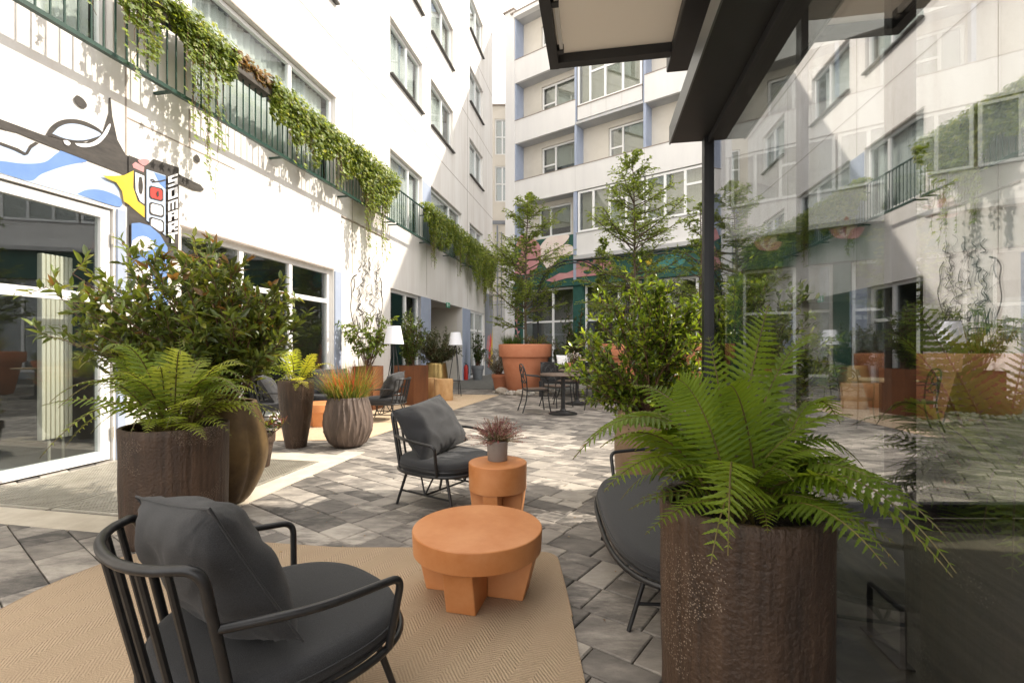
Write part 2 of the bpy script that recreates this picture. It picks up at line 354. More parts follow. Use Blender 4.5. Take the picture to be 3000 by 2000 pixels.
# ================================================================== GROUND
g = MB(); g.quad((-60, -20, -.02), (60, -20, -.02), (60, 80, -.02), (-60, 80, -.02))
tag(g.build('ground', mat('joint_sand', (.035, .03, .026), (.07, .06, .05), rough=1, scale=20), smooth=False), kind='structure')
E1 = Vector((.799, -.601, 0)); E2 = Vector((.601, .799, 0))
def paving():
    v = []; f = []; tone = []
    w = -3.0; pr = random.Random(5)
    def stone(u0, u1, w0, w1):
        gp = .0035; b = .006
        cu, cw = (u0+u1)/2, (w0+w1)/2
        c = E1*cu+E2*cw
        if c.y < .6 or c.y > 27 or c.x < -6.13+.1964*c.y-.3 or c.x > 12 or (c.x > 2.1+.2*c.y and c.y < 4.0): return
        dz = pr.uniform(-.0015, .0015); n0 = len(v)
        for (a, bb, z) in ((u0+gp, w0+gp, -.02), (u1-gp, w0+gp, -.02), (u1-gp, w1-gp, -.02), (u0+gp, w1-gp, -.02),
                           (u0+gp, w0+gp, -b), (u1-gp, w0+gp, -b), (u1-gp, w1-gp, -b), (u0+gp, w1-gp, -b),
                           (u0+gp+b, w0+gp+b, dz), (u1-gp-b, w0+gp+b, dz), (u1-gp-b, w1-gp-b, dz), (u0+gp+b, w1-gp-b, dz)):
            q = E1*a+E2*bb; v.append((q.x, q.y, z))
        for q in ((0, 1, 5, 4), (1, 2, 6, 5), (2, 3, 7, 6), (3, 0, 4, 7), (4, 5, 9, 8), (5, 6, 10, 9), (6, 7, 11, 10), (7, 4, 8, 11), (8, 9, 10, 11)):
            f.append(tuple(n0+i for i in q))
        t = (pr.choice((.22, .33, .42, .5, .58, .68, .8))+pr.uniform(-.06, .06), pr.uniform(.25, 1.0), pr.random())
        tone.extend([t]*9)
    while w < 27:
        h = pr.choice((.18, .26, .26, .34)); u = -24+pr.uniform(0, .3)
        while u < 14:
            l = pr.choice((.18, .26, .34, .43, .34))
            if h > .3 and pr.random() < .7:
                s = w+pr.choice((.17, .13, .2))
                l2 = pr.choice((.26, .34, .43))
                stone(u, u+l2, w, s); 
                if l2 > .3 and pr.random() < .6:
                    k = u+l2*pr.choice((.4, .5, .6)); stone(u, k, s, w+h); stone(k, u+l2, s, w+h)
                else: stone(u, u+l2, s, w+h)
                u += l2
            else:
                stone(u, u+l, w, w+h); u += l
        w += h
    me = bpy.data.meshes.new('paving'); me.from_pydata(v, [], f); me.materials.append(M_paver)
    a = me.attributes.new('stone', 'FLOAT_COLOR', 'FACE')
    flat = []
    for t in tone: flat.extend((t[0], t[1], t[2], 1.0))
    a.data.foreach_set('color', flat); me.update()
    o = bpy.data.objects.new('paving', me); col.objects.link(o); tag(o, kind='structure')
paving()

# wall frame helpers ------------------------------------------------
class Frame:
    def __init__(s, ox, oy, ux, uy):
        l = math.hypot(ux, uy); s.ox, s.oy, s.ux, s.uy = ox, oy, ux/l, uy/l
        s.rz = math.atan2(s.uy, s.ux)
    def U(s, px, v=0.0):   # position along the wall at which the line of sight px meets it (v = outward offset)
        q = (px-HX)/F; nx, ny = s.uy, -s.ux
        ax, ay = s.ox+nx*v, s.oy+ny*v
        return (q*ay-ax)/(s.ux-q*s.uy)
    def P(s, px, py, v=0.0):
        u = s.U(px, v); y = s.oy-s.ux*v+s.uy*u
        return u, CH+(HY-py)*y/F
LF = Frame(-6.13, 0, .1964, 1.0)
BF = Frame(.15, 26, .799, -.601)
def S(s): return s*1.01911       # world depth -> distance along the left wall

def wall_mesh(mb, u0, u1, z0, z1, ops, v=0.0, dep=.22, mi=0, rmi=0):
    us = sorted(set([u0, u1]+[o[0] for o in ops]+[o[1] for o in ops])); zs = sorted(set([z0, z1]+[o[2] for o in ops]+[o[3] for o in ops]))
    us = [a for a in us if u0 <= a <= u1]; zs = [a for a in zs if z0 <= a <= z1]
    for i in range(len(us)-1):
        for j in range(len(zs)-1):
            cu, cz = (us[i]+us[i+1])/2, (zs[j]+zs[j+1])/2
            if any(o[0] < cu < o[1] and o[2] < cz < o[3] for o in ops): continue
            mb.quad((us[i], -v, zs[j]), (us[i+1], -v, zs[j]), (us[i+1], -v, zs[j+1]), (us[i], -v, zs[j+1]), mi)
            mb.quad((us[i+1], -v+dep, zs[j]), (us[i], -v+dep, zs[j]), (us[i], -v+dep, zs[j+1]), (us[i+1], -v+dep, zs[j+1]), mi)
    for (a, b, c, d) in ops:
        y0, y1 = -v, -v+dep
        mb.quad((a, y0, c), (a, y1, c), (a, y1, d), (a, y0, d), rmi); mb.quad((b, y1, c), (b, y0, c), (b, y0, d), (b, y1, d), rmi)
        mb.quad((a, y0, d), (a, y1, d), (b, y1, d), (b, y0, d), rmi)
        if c > z0+.01: mb.quad((a, y1, c), (a, y0, c), (b, y0, c), (b, y1, c), rmi)
    for a in (u0, u1):
        mb.quad((a, -v, z0), (a, -v+dep, z0), (a, -v+dep, z1), (a, -v, z1), mi)
    mb.quad((u0, -v, z1), (u1, -v, z1), (u1, -v+dep, z1), (u0, -v+dep, z1), mi)

def window(parent, u0, u1, z0, z1, v, muls=(), trans=(), fw=.07, back='curtain', leaves=(), name='window', sill=False, back_v=.16, fmat=None, dp=.08):
    """frame with pane and curtain children; v = outward position of the frame's face; muls as u positions; trans as (u0,u1,z)"""
    f = MB(); y = -v
    f.box(u0, u0+fw, y, y+dp, z0, z1); f.box(u1-fw, u1, y, y+dp, z0, z1)
    f.box(u0+fw, u1-fw, y, y+dp, z0, z0+fw); f.box(u0+fw, u1-fw, y, y+dp, z1-fw, z1)
    for m_ in muls: f.box(m_-fw*.55, m_+fw*.55, y-.002, y+dp-.004, z0+fw, z1-fw)
    for (a, b, z) in trans: f.box(a, b, y+.003, y+dp-.008, z-fw*.5, z+fw*.5)
    fo = f.build(name, fmat or M_white, parent, smooth=False)
    p = MB(); p.box(u0+fw*.7, u1-fw*.7, y+dp*.45, y+dp*.6, z0+fw*.7, z1-fw*.7)
    p.build('pane', M_pane, fo, smooth=False)
    if back == 'curtain':
        c = MB(); n = max(8, int((u1-u0)/.045)); yb = y+back_v
        row = []
        for i in range(n+1):
            a = u0+fw+(u1-u0-2*fw)*i/n
            row.append((a, yb+.025*math.sin(i*1.9)+.012*math.sin(i*.7+u0)))
        for i in range(n):
            gap = noise.noise(Vector((row[i][0]*.9, z0, u0)))
            if gap > .42: continue
            c.quad((row[i][0], row[i][1], z0+.02), (row[i+1][0], row[i+1][1], z0+.02), (row[i+1][0], row[i+1][1], z1-.02), (row[i][0], row[i][1], z1-.02))
        if c.f: c.build('curtain', M_curtain, fo)
    elif back == 'blind':
        c = MB(); c.box(u0+fw, u1-fw, y+back_v, y+back_v+.01, z0+(z1-z0)*rnd.choice((.02, .02, .12, .3, .45)), z1-.01); c.build('blind', rnd.choice((M_blind, M_blind, M_blind2)), fo, smooth=False)
    if sill:
        s_ = MB(); s_.box(u0-.03, u1+.03, y-.2, y+.02, z0-.045, z0-.002); s_.build('sill', M_sill, fo, smooth=False)
    return fo

# ================================================================== LEFT BUILDING
LB = empty('hotel_building', (LF.ox, LF.oy, 0), LF.rz, 'long white plaster building on the left with murals and an open passage', 'building')
gl = [(S(2.4), S(5.95), 0, 3.12), (S(6.9), S(10.76), .06, 3.14), (S(13.6), S(15.85), 0, 3.1), (S(16.75), S(20.4), 0, 3.1), (S(21.6), S(24.0), 0, 3.1)]
bal = [(S(2.6), S(5.94), 5.02, 7.05), (S(7.07), S(10.84), 5.02, 7.05), (S(13.58), S(15.95), 5.02, 7.05), (S(16.75), S(20.3), 5.02, 7.05), (S(21.5), S(23.8), 5.6, 7.0)]
up = []
for k in range(4):
    z0 = 9.2+3.29*k
    for a, b in ((2.6, 5.9), (7.07, 10.84), (13.58, 15.95), (16.75, 19.16), (21.5, 23.8)): up.append((S(a), S(b), z0, z0+1.62))
w = MB(); wall_mesh(w, S(-3), S(25.85), 0, 23, gl+bal+up, dep=.24)
w.build('wall', M_plaster, LB, smooth=False)
ew = MB(); ew.box(S(25.85)-.24, S(25.85), .24, 9, 0, 23); ew.build('end_wall', M_plaster, LB, smooth=False)
jt = MB()
for z in (8.34, 11.63, 14.92, 18.2): jt.box(S(-2), S(25.84), -.003, .01, z-.012, z+.012)
for s_ in (6.1, 11.55, 16.35, 21.15): jt.box(S(s_)-.011, S(s_)+.011, -.0045, .01, 3.2, 22)
jt.box(S(6.12), S(7.9), -.003, .01, 4.33, 4.352); jt.box(S(11.07), S(13.5), -.03, .01, 4.43, 4.46); jt.box(S(7.02), S(7.05), -.0045, .01, 4.36, 4.9)
jt.build('wall_joints', M_groove, LB, smooth=False)
for a, b, v_, z0, z1 in ((5.98, 6.08, .03, 0, 3.13), (10.78, 11.04, .03, 0, 3.13), (15.85, 16.72, .012, 0, 3.1), (20.42, 21.58, .012, 0, 3.1), (15.98, 16.72, .01, 4.95, 7.0)):
    pl = MB(); pl.box(S(a), S(b), -v_, .2, z0, z1); pl.build('pilaster', M_blue, LB, smooth=False)
# interior backing: floor, back wall, slabs
bk = MB(); bk.box(S(-3), S(16.4), 3.2, 3.3, 0, 22.9); bk.box(S(20.8), S(25.6), 3.2, 3.3, 0, 22.9); bk.box(S(16.4), S(20.8), 3.2, 3.3, 3.3, 22.9)
for z in (3.2, 7.35, 8.5, 11.8, 15.1, 18.4): bk.box(S(-3), S(25.5), .26, 3.19, z, z+.2)
for s_ in (6.5, 11.5, 16.45, 20.7): bk.box(S(s_), S(s_)+.15, .26, 3.18, 0.02, 22.8)
bk.build('interior', M_room, LB, smooth=False)
fl = MB(); fl.box(S(-3), S(16.4), .25, 3.2, -.01, .005); fl.build('interior_floor', M_greywall, LB, smooth=False)
# door (white) at far left
def leafdoor(nm, u0, u1, z0, z1, v, rails, fw=.11):
    return window(LB, u0, u1, z0, z1, v, trans=[(u0+fw, u1-fw, z) for z in rails], fw=fw, back=None, name=nm, dp=.09)
fd = leafdoor('glazed_door', S(4.35), S(5.93), .02, 3.1, -.03, [2.0])
for z in (.35, 1.4, 2.75): h = MB(); h.tube([(S(5.935), .0, z-.07), (S(5.935), .0, z+.07)], .016, 8); h.build('hinge', M_galv, fd)
leafdoor('glazed_door', S(2.5), S(4.33), .02, 3.1, -.03, [2.0])
window(LB, S(6.9), S(10.76), .06, 3.14, -.1, muls=(S(8.15), S(9.43)), trans=[(S(6.95), S(10.7), 2.44)], fw=.09, back=None, name='shop_window')
window(LB, S(13.6), S(15.85), .02, 3.1, -.1, muls=(S(14.85),), trans=[(S(14.9), S(15.8), 2.15)], fw=.09, back=None, name='shop_window')
window(LB, S(21.6), S(24.0), .02, 3.1, -.05, muls=(S(22.5),), trans=[(S(21.7), S(23.9), 2.2)], fw=.1, back='blind', name='service_door')
for i, (a, b, c, d) in enumerate(bal):
    m_ = [a+(b-a)*.62] if i != 0 else [a+(b-a)*.5]
    window(LB, a+.01, b-.01, c+.01, d-.01, -.1, muls=m_, fw=.075, back_v=.2)
for (a, b, c, d) in bal+gl[1:2]+up: hd = MB(); hd.box(a-.02, b+.02, -.004, .05, d+.003, d+.03); hd.build('window_head', M_groove, LB, smooth=False)
for i, (a, b, c, d) in enumerate(up):
    o = window(LB, a+.01, b-.01, c+.01, d-.01, -.1, muls=[a+(b-a)*.56], fw=.075, back_v=.2, sill=True)
# tilted-open casement of the first upper window
cs = MB(); a, b = S(14.95), S(15.9)
for (q0, q1) in (((a, .02, 9.3), (a, .0, 10.7)),): pass
# passage
pa = MB()
u0, u1 = S(16.75), S(20.4)
pa.quad((u0, .24, 0), (u0, 6, 0), (u0, 6, 3.1), (u0, .24, 3.1)); pa.quad((u1, 6, 0), (u1, .24, 0), (u1, .24, 3.1), (u1, 6, 3.1))
pa.quad((u0, .24, 3.1), (u0, 6, 3.1), (u1, 6, 3.1), (u1, .24, 3.1)); pa.quad((u0, 6, 0), (u1, 6, 0), (u1, 6, 3.1), (u0, 6, 3.1))
pa.build('passage_walls', M_cream, LB, smooth=False)
es = empty('exit_sign', (0, 0, 0), 0, 'small green exit sign under the header of the passage', 'sign')
es.location = LF_pt = Vector((LF.ox+LF.ux*S(18.4)+LF.uy*.05, LF.oy+LF.uy*S(18.4)-LF.ux*.05, 2.93)); es.rotation_euler = (0, 0, LF.rz)
sg = MB(); sg.box(-.2, .2, -.03, 0, 0, .2, bev=.006); sg.build('sign_panel', mat('exit_green', (.05, .30, .17), rough=.4), es)
sg = MB()
sg.box(-.15, -.08, -.034, -.0302, .03, .17); sg.box(-.02, .12, -.034, -.0302, .09, .11)
sg.add([(.12, -.032, .06), (.17, -.032, .10), (.12, -.032, .14)], [(0, 1, 2)]); sg.build('pictogram', M_mwhite, es, smooth=False)

# --- mural on the left building (flat art on the wall, given as outlines in wall coordinates)
class Mural:
    def __init__(s, fr, v0=.004): s.fr = fr; s.mb = MB(); s.k = 0; s.v0 = v0
    def poly(s, pts, mi, sm=0):
        uz = [s.fr.P(x, y) for x, y in pts]
        if sm:
            q = spline([Vector((a, b, 0)) for a, b in uz]+[Vector((uz[0][0], uz[0][1], 0))], sm)[:-1]; uz = [(p.x, p.y) for p in q]
        s.k += 1; v = s.v0+.0016*s.k
        from mathutils.geometry import tessellate_polygon
        tris = tessellate_polygon([[Vector((a, b, 0)) for a, b in uz]])
        s.mb.add([(a, -v, b) for a, b in uz], [t for t in tris], mi)
    def stroke(s, pts, w, mi, sm=6):
        uz = [s.fr.P(x, y) for x, y in pts]
        q = spline([Vector((a, b, 0)) for a, b in uz], sm) if sm else [Vector((a, b, 0)) for a, b in uz]
        s.k += .25; v = s.v0+.0016*s.k; vs = []; n = len(q)
        for i, p in enumerate(q):
            t = (q[min(i+1, n-1)]-q[max(i-1, 0)]).normalized(); sd = Vector((-t.y, t.x, 0))*(w/2)
            vs += [(p.x+sd.x, -v, p.y+sd.y), (p.x-sd.x, -v, p.y-sd.y)]
        s.mb.add(vs, [(2*i, 2*i+1, 2*i+3, 2*i+2) for i in range(n-1)], mi)
mu = Mural(LF)
MM = [M_black, M_mblue, M_mlight, M_yel, M_mred, M_mwhite, M_mpink]
def r1(x, y): return (x/3.136, y/3.136)          # outline notes taken at 3.136x
# clouds / pale sky field above the door
mu.poly([(-60, 395), (0, 418), (60, 445), (95, 425), (150, 440), (220, 470), (300, 505), (345, 530), (352, 607), (250, 580), (100, 538), (0, 508), (-60, 494)], 2)
mu.poly([(-60, 470), (0, 472), (70, 480), (130, 475), (165, 450), (190, 440), (255, 470), (215, 480), (175, 490), (120, 510), (85, 530), (0, 506), (-60, 492)], 1, 4)
mu.poly([(225, 568), (255, 556), (300, 558), (350, 580), (352, 606), (300, 594)], 1, 4)
mu.poly([(-60, 325), (0, 350), (130, 398), (190, 413), (250, 418), (300, 385), (317, 330), (316, 288), (322, 286), (327, 340), (342, 410), (367, 455), (392, 462), (392, 535), (352, 508), (300, 488), (200, 450), (110, 415), (50, 390), (0, 378), (-60, 355)], 0)
mu.poly([(-60, 405), (0, 417), (50, 435), (72, 448), (85, 425), (100, 416), (112, 420), (90, 435), (80, 452), (70, 455), (40, 440), (0, 425), (-60, 412)], 0)
mu.poly([(132, 395), (150, 368), (180, 352), (220, 350), (260, 362), (295, 385), (285, 400), (240, 415), (190, 412)], 0, 5)
mu.poly([(150, 392), (170, 373), (200, 363), (240, 368), (292, 392), (270, 405), (235, 412), (190, 407)], 2, 5)
mu.poly([(216, 420), (260, 420), (292, 400), (315, 366), (321, 368), (310, 395), (285, 422), (250, 432), (225, 428)], 5, 4)
mu.poly([(182, 412), (193, 412), (203, 420), (197, 427), (186, 422)], 5, 4)
mu.poly([(213, 290), (218, 281), (228, 282), (242, 293), (251, 308), (247, 317), (235, 315), (220, 303)], 0, 5)
mu.poly([(566, 458), (571, 452), (578, 457), (583, 468), (581, 477), (574, 477), (567, 470)], 0)
mu.poly([(515, 508), (530, 516), (560, 531), (584, 542), (594, 555), (590, 560), (564, 556), (530, 540), (515, 536)], 0)
# pillar painting
mu.poly([(372, 455), (400, 466), (430, 480), (445, 466), (520, 492), (518, 760), (374, 760)], 0)
mu.poly([(383, 482), (392, 475), (418, 490), (416, 505), (386, 492)], 6); mu.poly([(398, 470), (418, 466), (434, 472), (420, 486), (406, 480)], 6, 3)
mu.poly([(294, 515), (330, 516), (358, 514), (386, 500), (385, 550), (398, 590), (418, 604), (418, 638), (395, 620), (372, 600), (357, 590), (352, 560), (335, 535), (310, 525)], 3)
mu.poly([(390, 505), (417, 516), (417, 598), (405, 590), (392, 560)], 5); mu.poly([(401, 520), (409, 520), (413, 545), (410, 568), (402, 566), (399, 545)], 0, 4)
mu.poly([(423, 497), (479, 515), (479, 690), (423, 646)], 2)
mu.poly([(445, 506), (479, 517), (479, 555), (462, 540)], 1); mu.stroke([(434, 530), (440, 527), (446, 532), (438, 534), (462, 532), (478, 528)], .02, 0)
def rr(x0, y0, x1, y1, sl, m1, m2, b=4):
    def q(x, y): return (x, y+sl*(x-x0))
    for k, mi in ((0, m1), (b, m2)):
        a0, b0, a1, b1 = x0+k, y0+k, x1-k, y1-k; c = 5
        mu.poly([q(a0+c, b0), q(a1-c, b0), q(a1, b0+c), q(a1, b1-c), q(a1-c, b1), q(a0+c, b1), q(a0, b1-c), q(a0, b0+c)], mi)
rr(430, 543, 472, 582, .25, 0, 4); rr(430, 591, 473, 628, .25, 0, 5); rr(430, 634, 473, 672, .3, 0, 5)
mu.poly([(450, 566), (453, 560), (457, 561), (457, 577), (452, 576)], 0)
mu.poly([(374, 655), (395, 650), (425, 655), (455, 675), (475, 700), (484, 760), (374, 760)], 0)
mu.poly([(376, 655), (400, 653), (430, 662), (460, 688), (482, 725), (484, 900), (376, 900)], 1, 0)
mu.poly([(378, 706), (395, 695), (415, 693), (435, 705), (445, 725), (420, 735), (378, 732)], 5, 4)
mu.poly([(378, 800), (400, 770), (430, 790), (440, 860), (400, 900), (378, 900)], 5, 3)
# S O M A R T lettering (block letters stacked downwards)
GL = {'S': ['111', '100', '111', '001', '111'], 'O': ['111', '101', '101', '101', '111'], 'M': ['11111', '10101', '10101', '10101', '10101'],
      'A': ['111', '101', '111', '101', '101'], 'R': ['111', '101', '111', '110', '101'], 'T': ['111', '010', '010', '010', '010']}
ly = [(514, 545), (552, 582), (588, 614), (619, 645), (650, 678), (682, 712)]
mu.k += 1; vv = mu.v0+.0016*mu.k
for ch, (ya, yb) in zip('SOMART', ly):
    rows = GL[ch]
    for r_, row in enumerate(rows):
        for c_, bit in enumerate(row):
            if bit != '1': continue
            nx = len(row); x0 = 483+28*c_/nx; x1 = 483+28*(c_+1)/nx
            sl = -.34 if ch != 'T' else -.2
            y0 = ya+(yb-ya)*r_/5; y1 = ya+(yb-ya)*(r_+1)/5
            q = [LF.P(x, y+sl*(x-497)) for x, y in ((x0, y1), (x1, y1), (x1, y0), (x0, y0))]
            mu.mb.add([(a, -vv, b) for a, b in q], [(0, 1, 2, 3)], 5)
mu.mb.build('mural', MM, LB, smooth=False)
# line portrait on the white pillar
fa = Mural(LF)
ln = [[(1050, 1070), (1051, 1030), (1055, 990), (1050, 985), (1040, 960), (1032, 935), (1027, 900), (1030, 860), (1028, 830), (1034, 812), (1045, 805)],
      [(1112, 812), (1118, 830), (1117, 860), (1121, 880), (1119, 905), (1112, 940), (1107, 965), (1105, 985), (1101, 1010), (1102, 1035), (1093, 1048), (1075, 1050), (1066, 1040), (1062, 1020), (1060, 985)],
      [(1048, 985), (1048, 975), (1058, 972), (1073, 974), (1076, 985), (1070, 990), (1056, 990), (1048, 985)],
      [(1086, 985), (1086, 976), (1098, 970), (1111, 969), (1112, 982), (1104, 990), (1092, 990), (1086, 985)],
      [(1076, 978), (1081, 974), (1086, 978)], [(1084, 990), (1088, 1005), (1087, 1018), (1081, 1026), (1084, 1035)],
      [(1074, 1055), (1080, 1045), (1092, 1046), (1097, 1040)], [(1072, 1062), (1082, 1070), (1092, 1058)],
      [(1043, 925), (1049, 955), (1055, 965), (1053, 945)], [(1070, 940), (1075, 955), (1080, 945), (1074, 930)], [(1100, 930), (1106, 955), (1110, 945), (1104, 925)]]
for q in ln: fa.stroke(q, .034, 0)
fr_ = random.Random(3)
for i in range(70):
    x = fr_.uniform(1034, 1116); y = fr_.uniform(748, 925); 
    fa.stroke([(x, y), (x+fr_.uniform(-7, 7), y+fr_.uniform(6, 18)), (x+fr_.uniform(-9, 9), y+fr_.uniform(18, 34)), (x+fr_.uniform(-4, 8), y+fr_.uniform(30, 44))], fr_.choice((.010, .014, .022)), 0, 4)
for i in range(14):
    a = fr_.uniform(1036, 1112)
    fa.stroke([(a, 925+fr_.uniform(-10, 10)), (a+fr_.uniform(-3, 3), 955), (a+fr_.uniform(-5, 5), 985+fr_.uniform(0, 60))], .018, 0, 4)
fa.mb.build('line_portrait', [M_black], LB, smooth=False)
# grey painted strip with orange chilli shapes at the far end
gm = MB(); gm.box(S(24.2), S(25.84), -.006, 0.0, 0, 4.2); gm.build('grey_panel', M_greywall, LB, smooth=False)
cm = Mural(LF, .012)
cm.poly([(1430, 1075), (1432, 1010), (1437, 975), (1440, 1000), (1438, 1075)], 4); cm.poly([(1424, 1020), (1428, 985), (1433, 980), (1434, 1010), (1429, 1030)], 6); cm.poly([(1436, 1075), (1437, 1030), (1442, 960), (1443, 1075)], 3)
cm.mb.build('chilli_mural', MM, LB, smooth=False)

# radiator behind the door
rd = empty('radiator', (LF.ox+LF.ux*S(5.47)-LF.uy*.45, LF.oy+LF.uy*S(5.47)+LF.ux*.45, 0), LF.rz, 'tall cream radiator standing behind the glazed door', 'radiator')
r_ = MB()
for i in range(7): r_.box(.048*i, .048*i+.041, -.04, .04, .32, 2.5, bev=.012)
r_.box(.01, .32, -.02, .02, .36, .40); r_.box(.01, .32, -.02, .02, 2.42, 2.46)
r_.build('panel', mat('radiator_enamel', (.80, .74, .62), rough=.4), rd)
r_ = MB(); r_.tube([(.1, 0, 0.005), (.1, 0, .34)], .014, 8); r_.tube([(.25, 0, 0.005), (.25, 0, .34)], .014, 8); r_.build('pipe', M_galv, rd)

# ================================================================== RAILINGS, PLANTERS, IVY
RO = .30
def Lp(s_, v=RO, z=0.0):
    u = S(s_); return Vector((LF.ox+LF.ux*u+LF.uy*v, LF.oy+LF.uy*u-LF.ux*v, z))
def railing(s0, s1, label):
    e = empty('balcony_railing', Lp(s0, 0), LF.rz, label, 'railing', 'green iron railings of the first floor')
    Ln = S(s1)-S(s0)
    a = MB(); a.box(0, Ln, -RO-.03, -RO+.03, 4.82, 4.87); a.box(0, Ln, -RO-.02, -RO+.02, 5.82, 5.85); a.build('rail', M_green, e, smooth=False)
    b = MB(); n = int(Ln/.135)
    for i in range(n+1):
        x = i*Ln/n; b.box(x-.008, x+.008, -RO-.008, -RO+.008, 4.87, 5.82)
    b.build('bars', M_green, e, smooth=False)
    m = max(2, int(Ln/2.2))
    for i in range(m+1):
        for z in (4.83, 5.72): c = MB(); x = .05+i*(Ln-.1)/m; c.box(x-.02, x+.02, -RO+.025, 0, z, z+.03); c.build('bracket', M_green, e, smooth=False)
railing(2.0, 13.2, 'long green iron railing above the door and shop window, planters and ivy on its rail')
railing(13.4, 24.8, 'green iron railing on the far half of the left building, mostly under ivy')
ML = {}
ML['ivy'] = [leafmat('ivy_a', (.20, .27, .05), trans=.45), leafmat('ivy_b', (.14, .205, .04), trans=.45), leafmat('ivy_c', (.085, .13, .03)), leafmat('ivy_d', (.31, .34, .10), trans=.45)]
ML['dry'] = [leafmat('dry_a', (.22, .13, .055)), leafmat('dry_b', (.30, .20, .09)), leafmat('dry_c', (.12, .07, .035)), leafmat('dry_d', (.16, .15, .05))]
def rvec(r, up=0.0):
    v = Vector((r.gauss(0, 1), r.gauss(0, 1), r.gauss(0, 1)+up)); return v.normalized()
IVY = [(-.5, 0), (-.28, .18), (-.55, .48), (-.2, .5), (0, 1.0), (.2, .5), (.55, .48), (.28, .18), (.5, 0), (0, -.08)]
def ivyleaf(mb, p, d, n, sz, mi):
    sd = d.cross(n)
    if sd.length < 1e-4: return
    sd.normalize(); n = sd.cross(d)
    mb.add([p+sd*(x*sz)+d*(y*sz)+n*(-.12*abs(x)*sz) for x, y in IVY], [(0, 1, 9), (1, 2, 3), (1, 3, 4, 5, 7, 9), (5, 6, 7), (7, 8, 9)], mi)
def ivy(s0, s1, hang, dens, label, longs=(), dry=False, bulge=.16, ztop=5.98, seed=1):
    r = random.Random(seed); base = Lp((s0+s1)/2, 0)
    e = empty('hanging_ivy', base, LF.rz, label, 'ivy', 'ivy clumps hanging from the railings')
    mb = MB(); st = MB(); Ln = S(s1)-S(s0); u0 = -Ln/2
    outv = Vector((0, -1, 0))
    n = int(dens*Ln*1.35)
    for i in range(n):
        u = u0+r.random()*Ln
        # mound on top then curtain
        hg = hang*(.55+.9*max(0, .5+noise.noise(Vector((u*1.7+s0, seed, 0)))))*min(1, .45+3*min(u-u0, u0+Ln-u)/Ln+.2)
        t = r.random()**1.3
        z = ztop+.06*noise.noise(Vector((u*3, 2, seed)))-t*hg
        v = RO+.04+bulge*(1-.6*t)*r.random()*(1 if r.random() < .8 else 1.4)
        if t < .12: v = RO-.12+(bulge+.16)*r.random(); z += r.random()*.09
        d = Vector((r.uniform(-.6, .6), -r.uniform(0, .7), -1+r.uniform(0, .9))).normalized()
        nr = Vector((r.uniform(-.5, .5), -1, r.uniform(-.2, .8))).normalized()
        ivyleaf(mb, Vector((u, -v, z)), d, nr, r.uniform(.04, .085), r.choices((0, 1, 2, 3), (4, 3, 2, 2))[0])
    for (su, ln_, cnt) in longs:
        for q in range(cnt):
            u = S(su)-S((s0+s1)/2)+r.gauss(0, .12); z = ztop-.2; v = RO+.08+r.random()*.1; pts = []; Lh = ln_*r.uniform(.45, 1.0); steps = int(Lh/.05)
            for k in range(steps):
                pts.append(Vector((u, -v, z))); z -= .05; u += r.gauss(0, .012); v = max(.12, v+r.gauss(0, .006))
                if r.random() < .8*(1-.5*k/steps):
                    d = Vector((r.uniform(-1, 1), -.4, -.6)).normalized(); nr = Vector((r.uniform(-.3, .3), -1, .3)).normalized()
                    ivyleaf(mb, pts[-1]+Vector((r.gauss(0, .02), 0, 0)), d, nr, r.uniform(.04, .095), r.choice((0, 0, 1, 1, 2)))
            if len(pts) > 2: st.tube(pts, .0035, 4, caps=False)
    mb.build('foliage', ML['dry' if dry else 'ivy'], e, smooth=False)
    if st.v: st.build('stems', M_twig, e)
ivy(4.6, 5.2, .2, 60, 'sparse ivy sprig at the very top left corner of the railing', [(5.0, .9, 2)], seed=21)
ivy(5.72, 6.25, .95, 950, 'narrow ivy curtain left of the long trailing strands', [(5.95, 1.2, 8)], seed=2)
ivy(6.3, 7.45, .55, 1500, 'full ivy clump whose strands trail lowest beside the mural', [(6.8, 1.7, 8), (6.95, 2.4, 12), (6.6, 1.3, 6)], seed=3)
ivy(7.4, 8.3, .16, 800, 'dry brown ivy on the bare planter box', [], dry=True, bulge=.1, seed=4)
ivy(8.25, 9.7, .75, 1700, 'sunlit ivy clump right of the brown dry one', [(8.9, 1.2, 14), (9.3, 1.1, 8)], seed=5)
ivy(9.6, 11.0, .7, 1700, 'bushy yellow-green ivy clump above the shop window corner', [(10.3, 1.2, 10)], seed=6)
ivy(10.9, 13.1, 1.0, 1900, 'large ivy clump trailing over the white pillar with the line portrait', [(11.5, 2.2, 16), (12.2, 2.4, 18), (11.8, 1.7, 14)], bulge=.25, seed=7)
ivy(15.2, 17.6, 1.0, 1500, 'ivy clump hanging beside the pale blue pilaster', [(15.9, 1.9, 14), (16.6, 1.2, 10)], bulge=.25, seed=8)
ivy(17.4, 20.6, .95, 1300, 'ivy clump hanging over the passage opening', [(18.6, 1.9, 12), (19.8, 1.3, 10)], bulge=.25, seed=9)
ivy(20.4, 24.6, 1.5, 1600, 'farthest ivy clump with the thick low curtain', [(22.6, 2.6, 26), (23.8, 3.0, 26)], bulge=.3, seed=10)
pbx = None
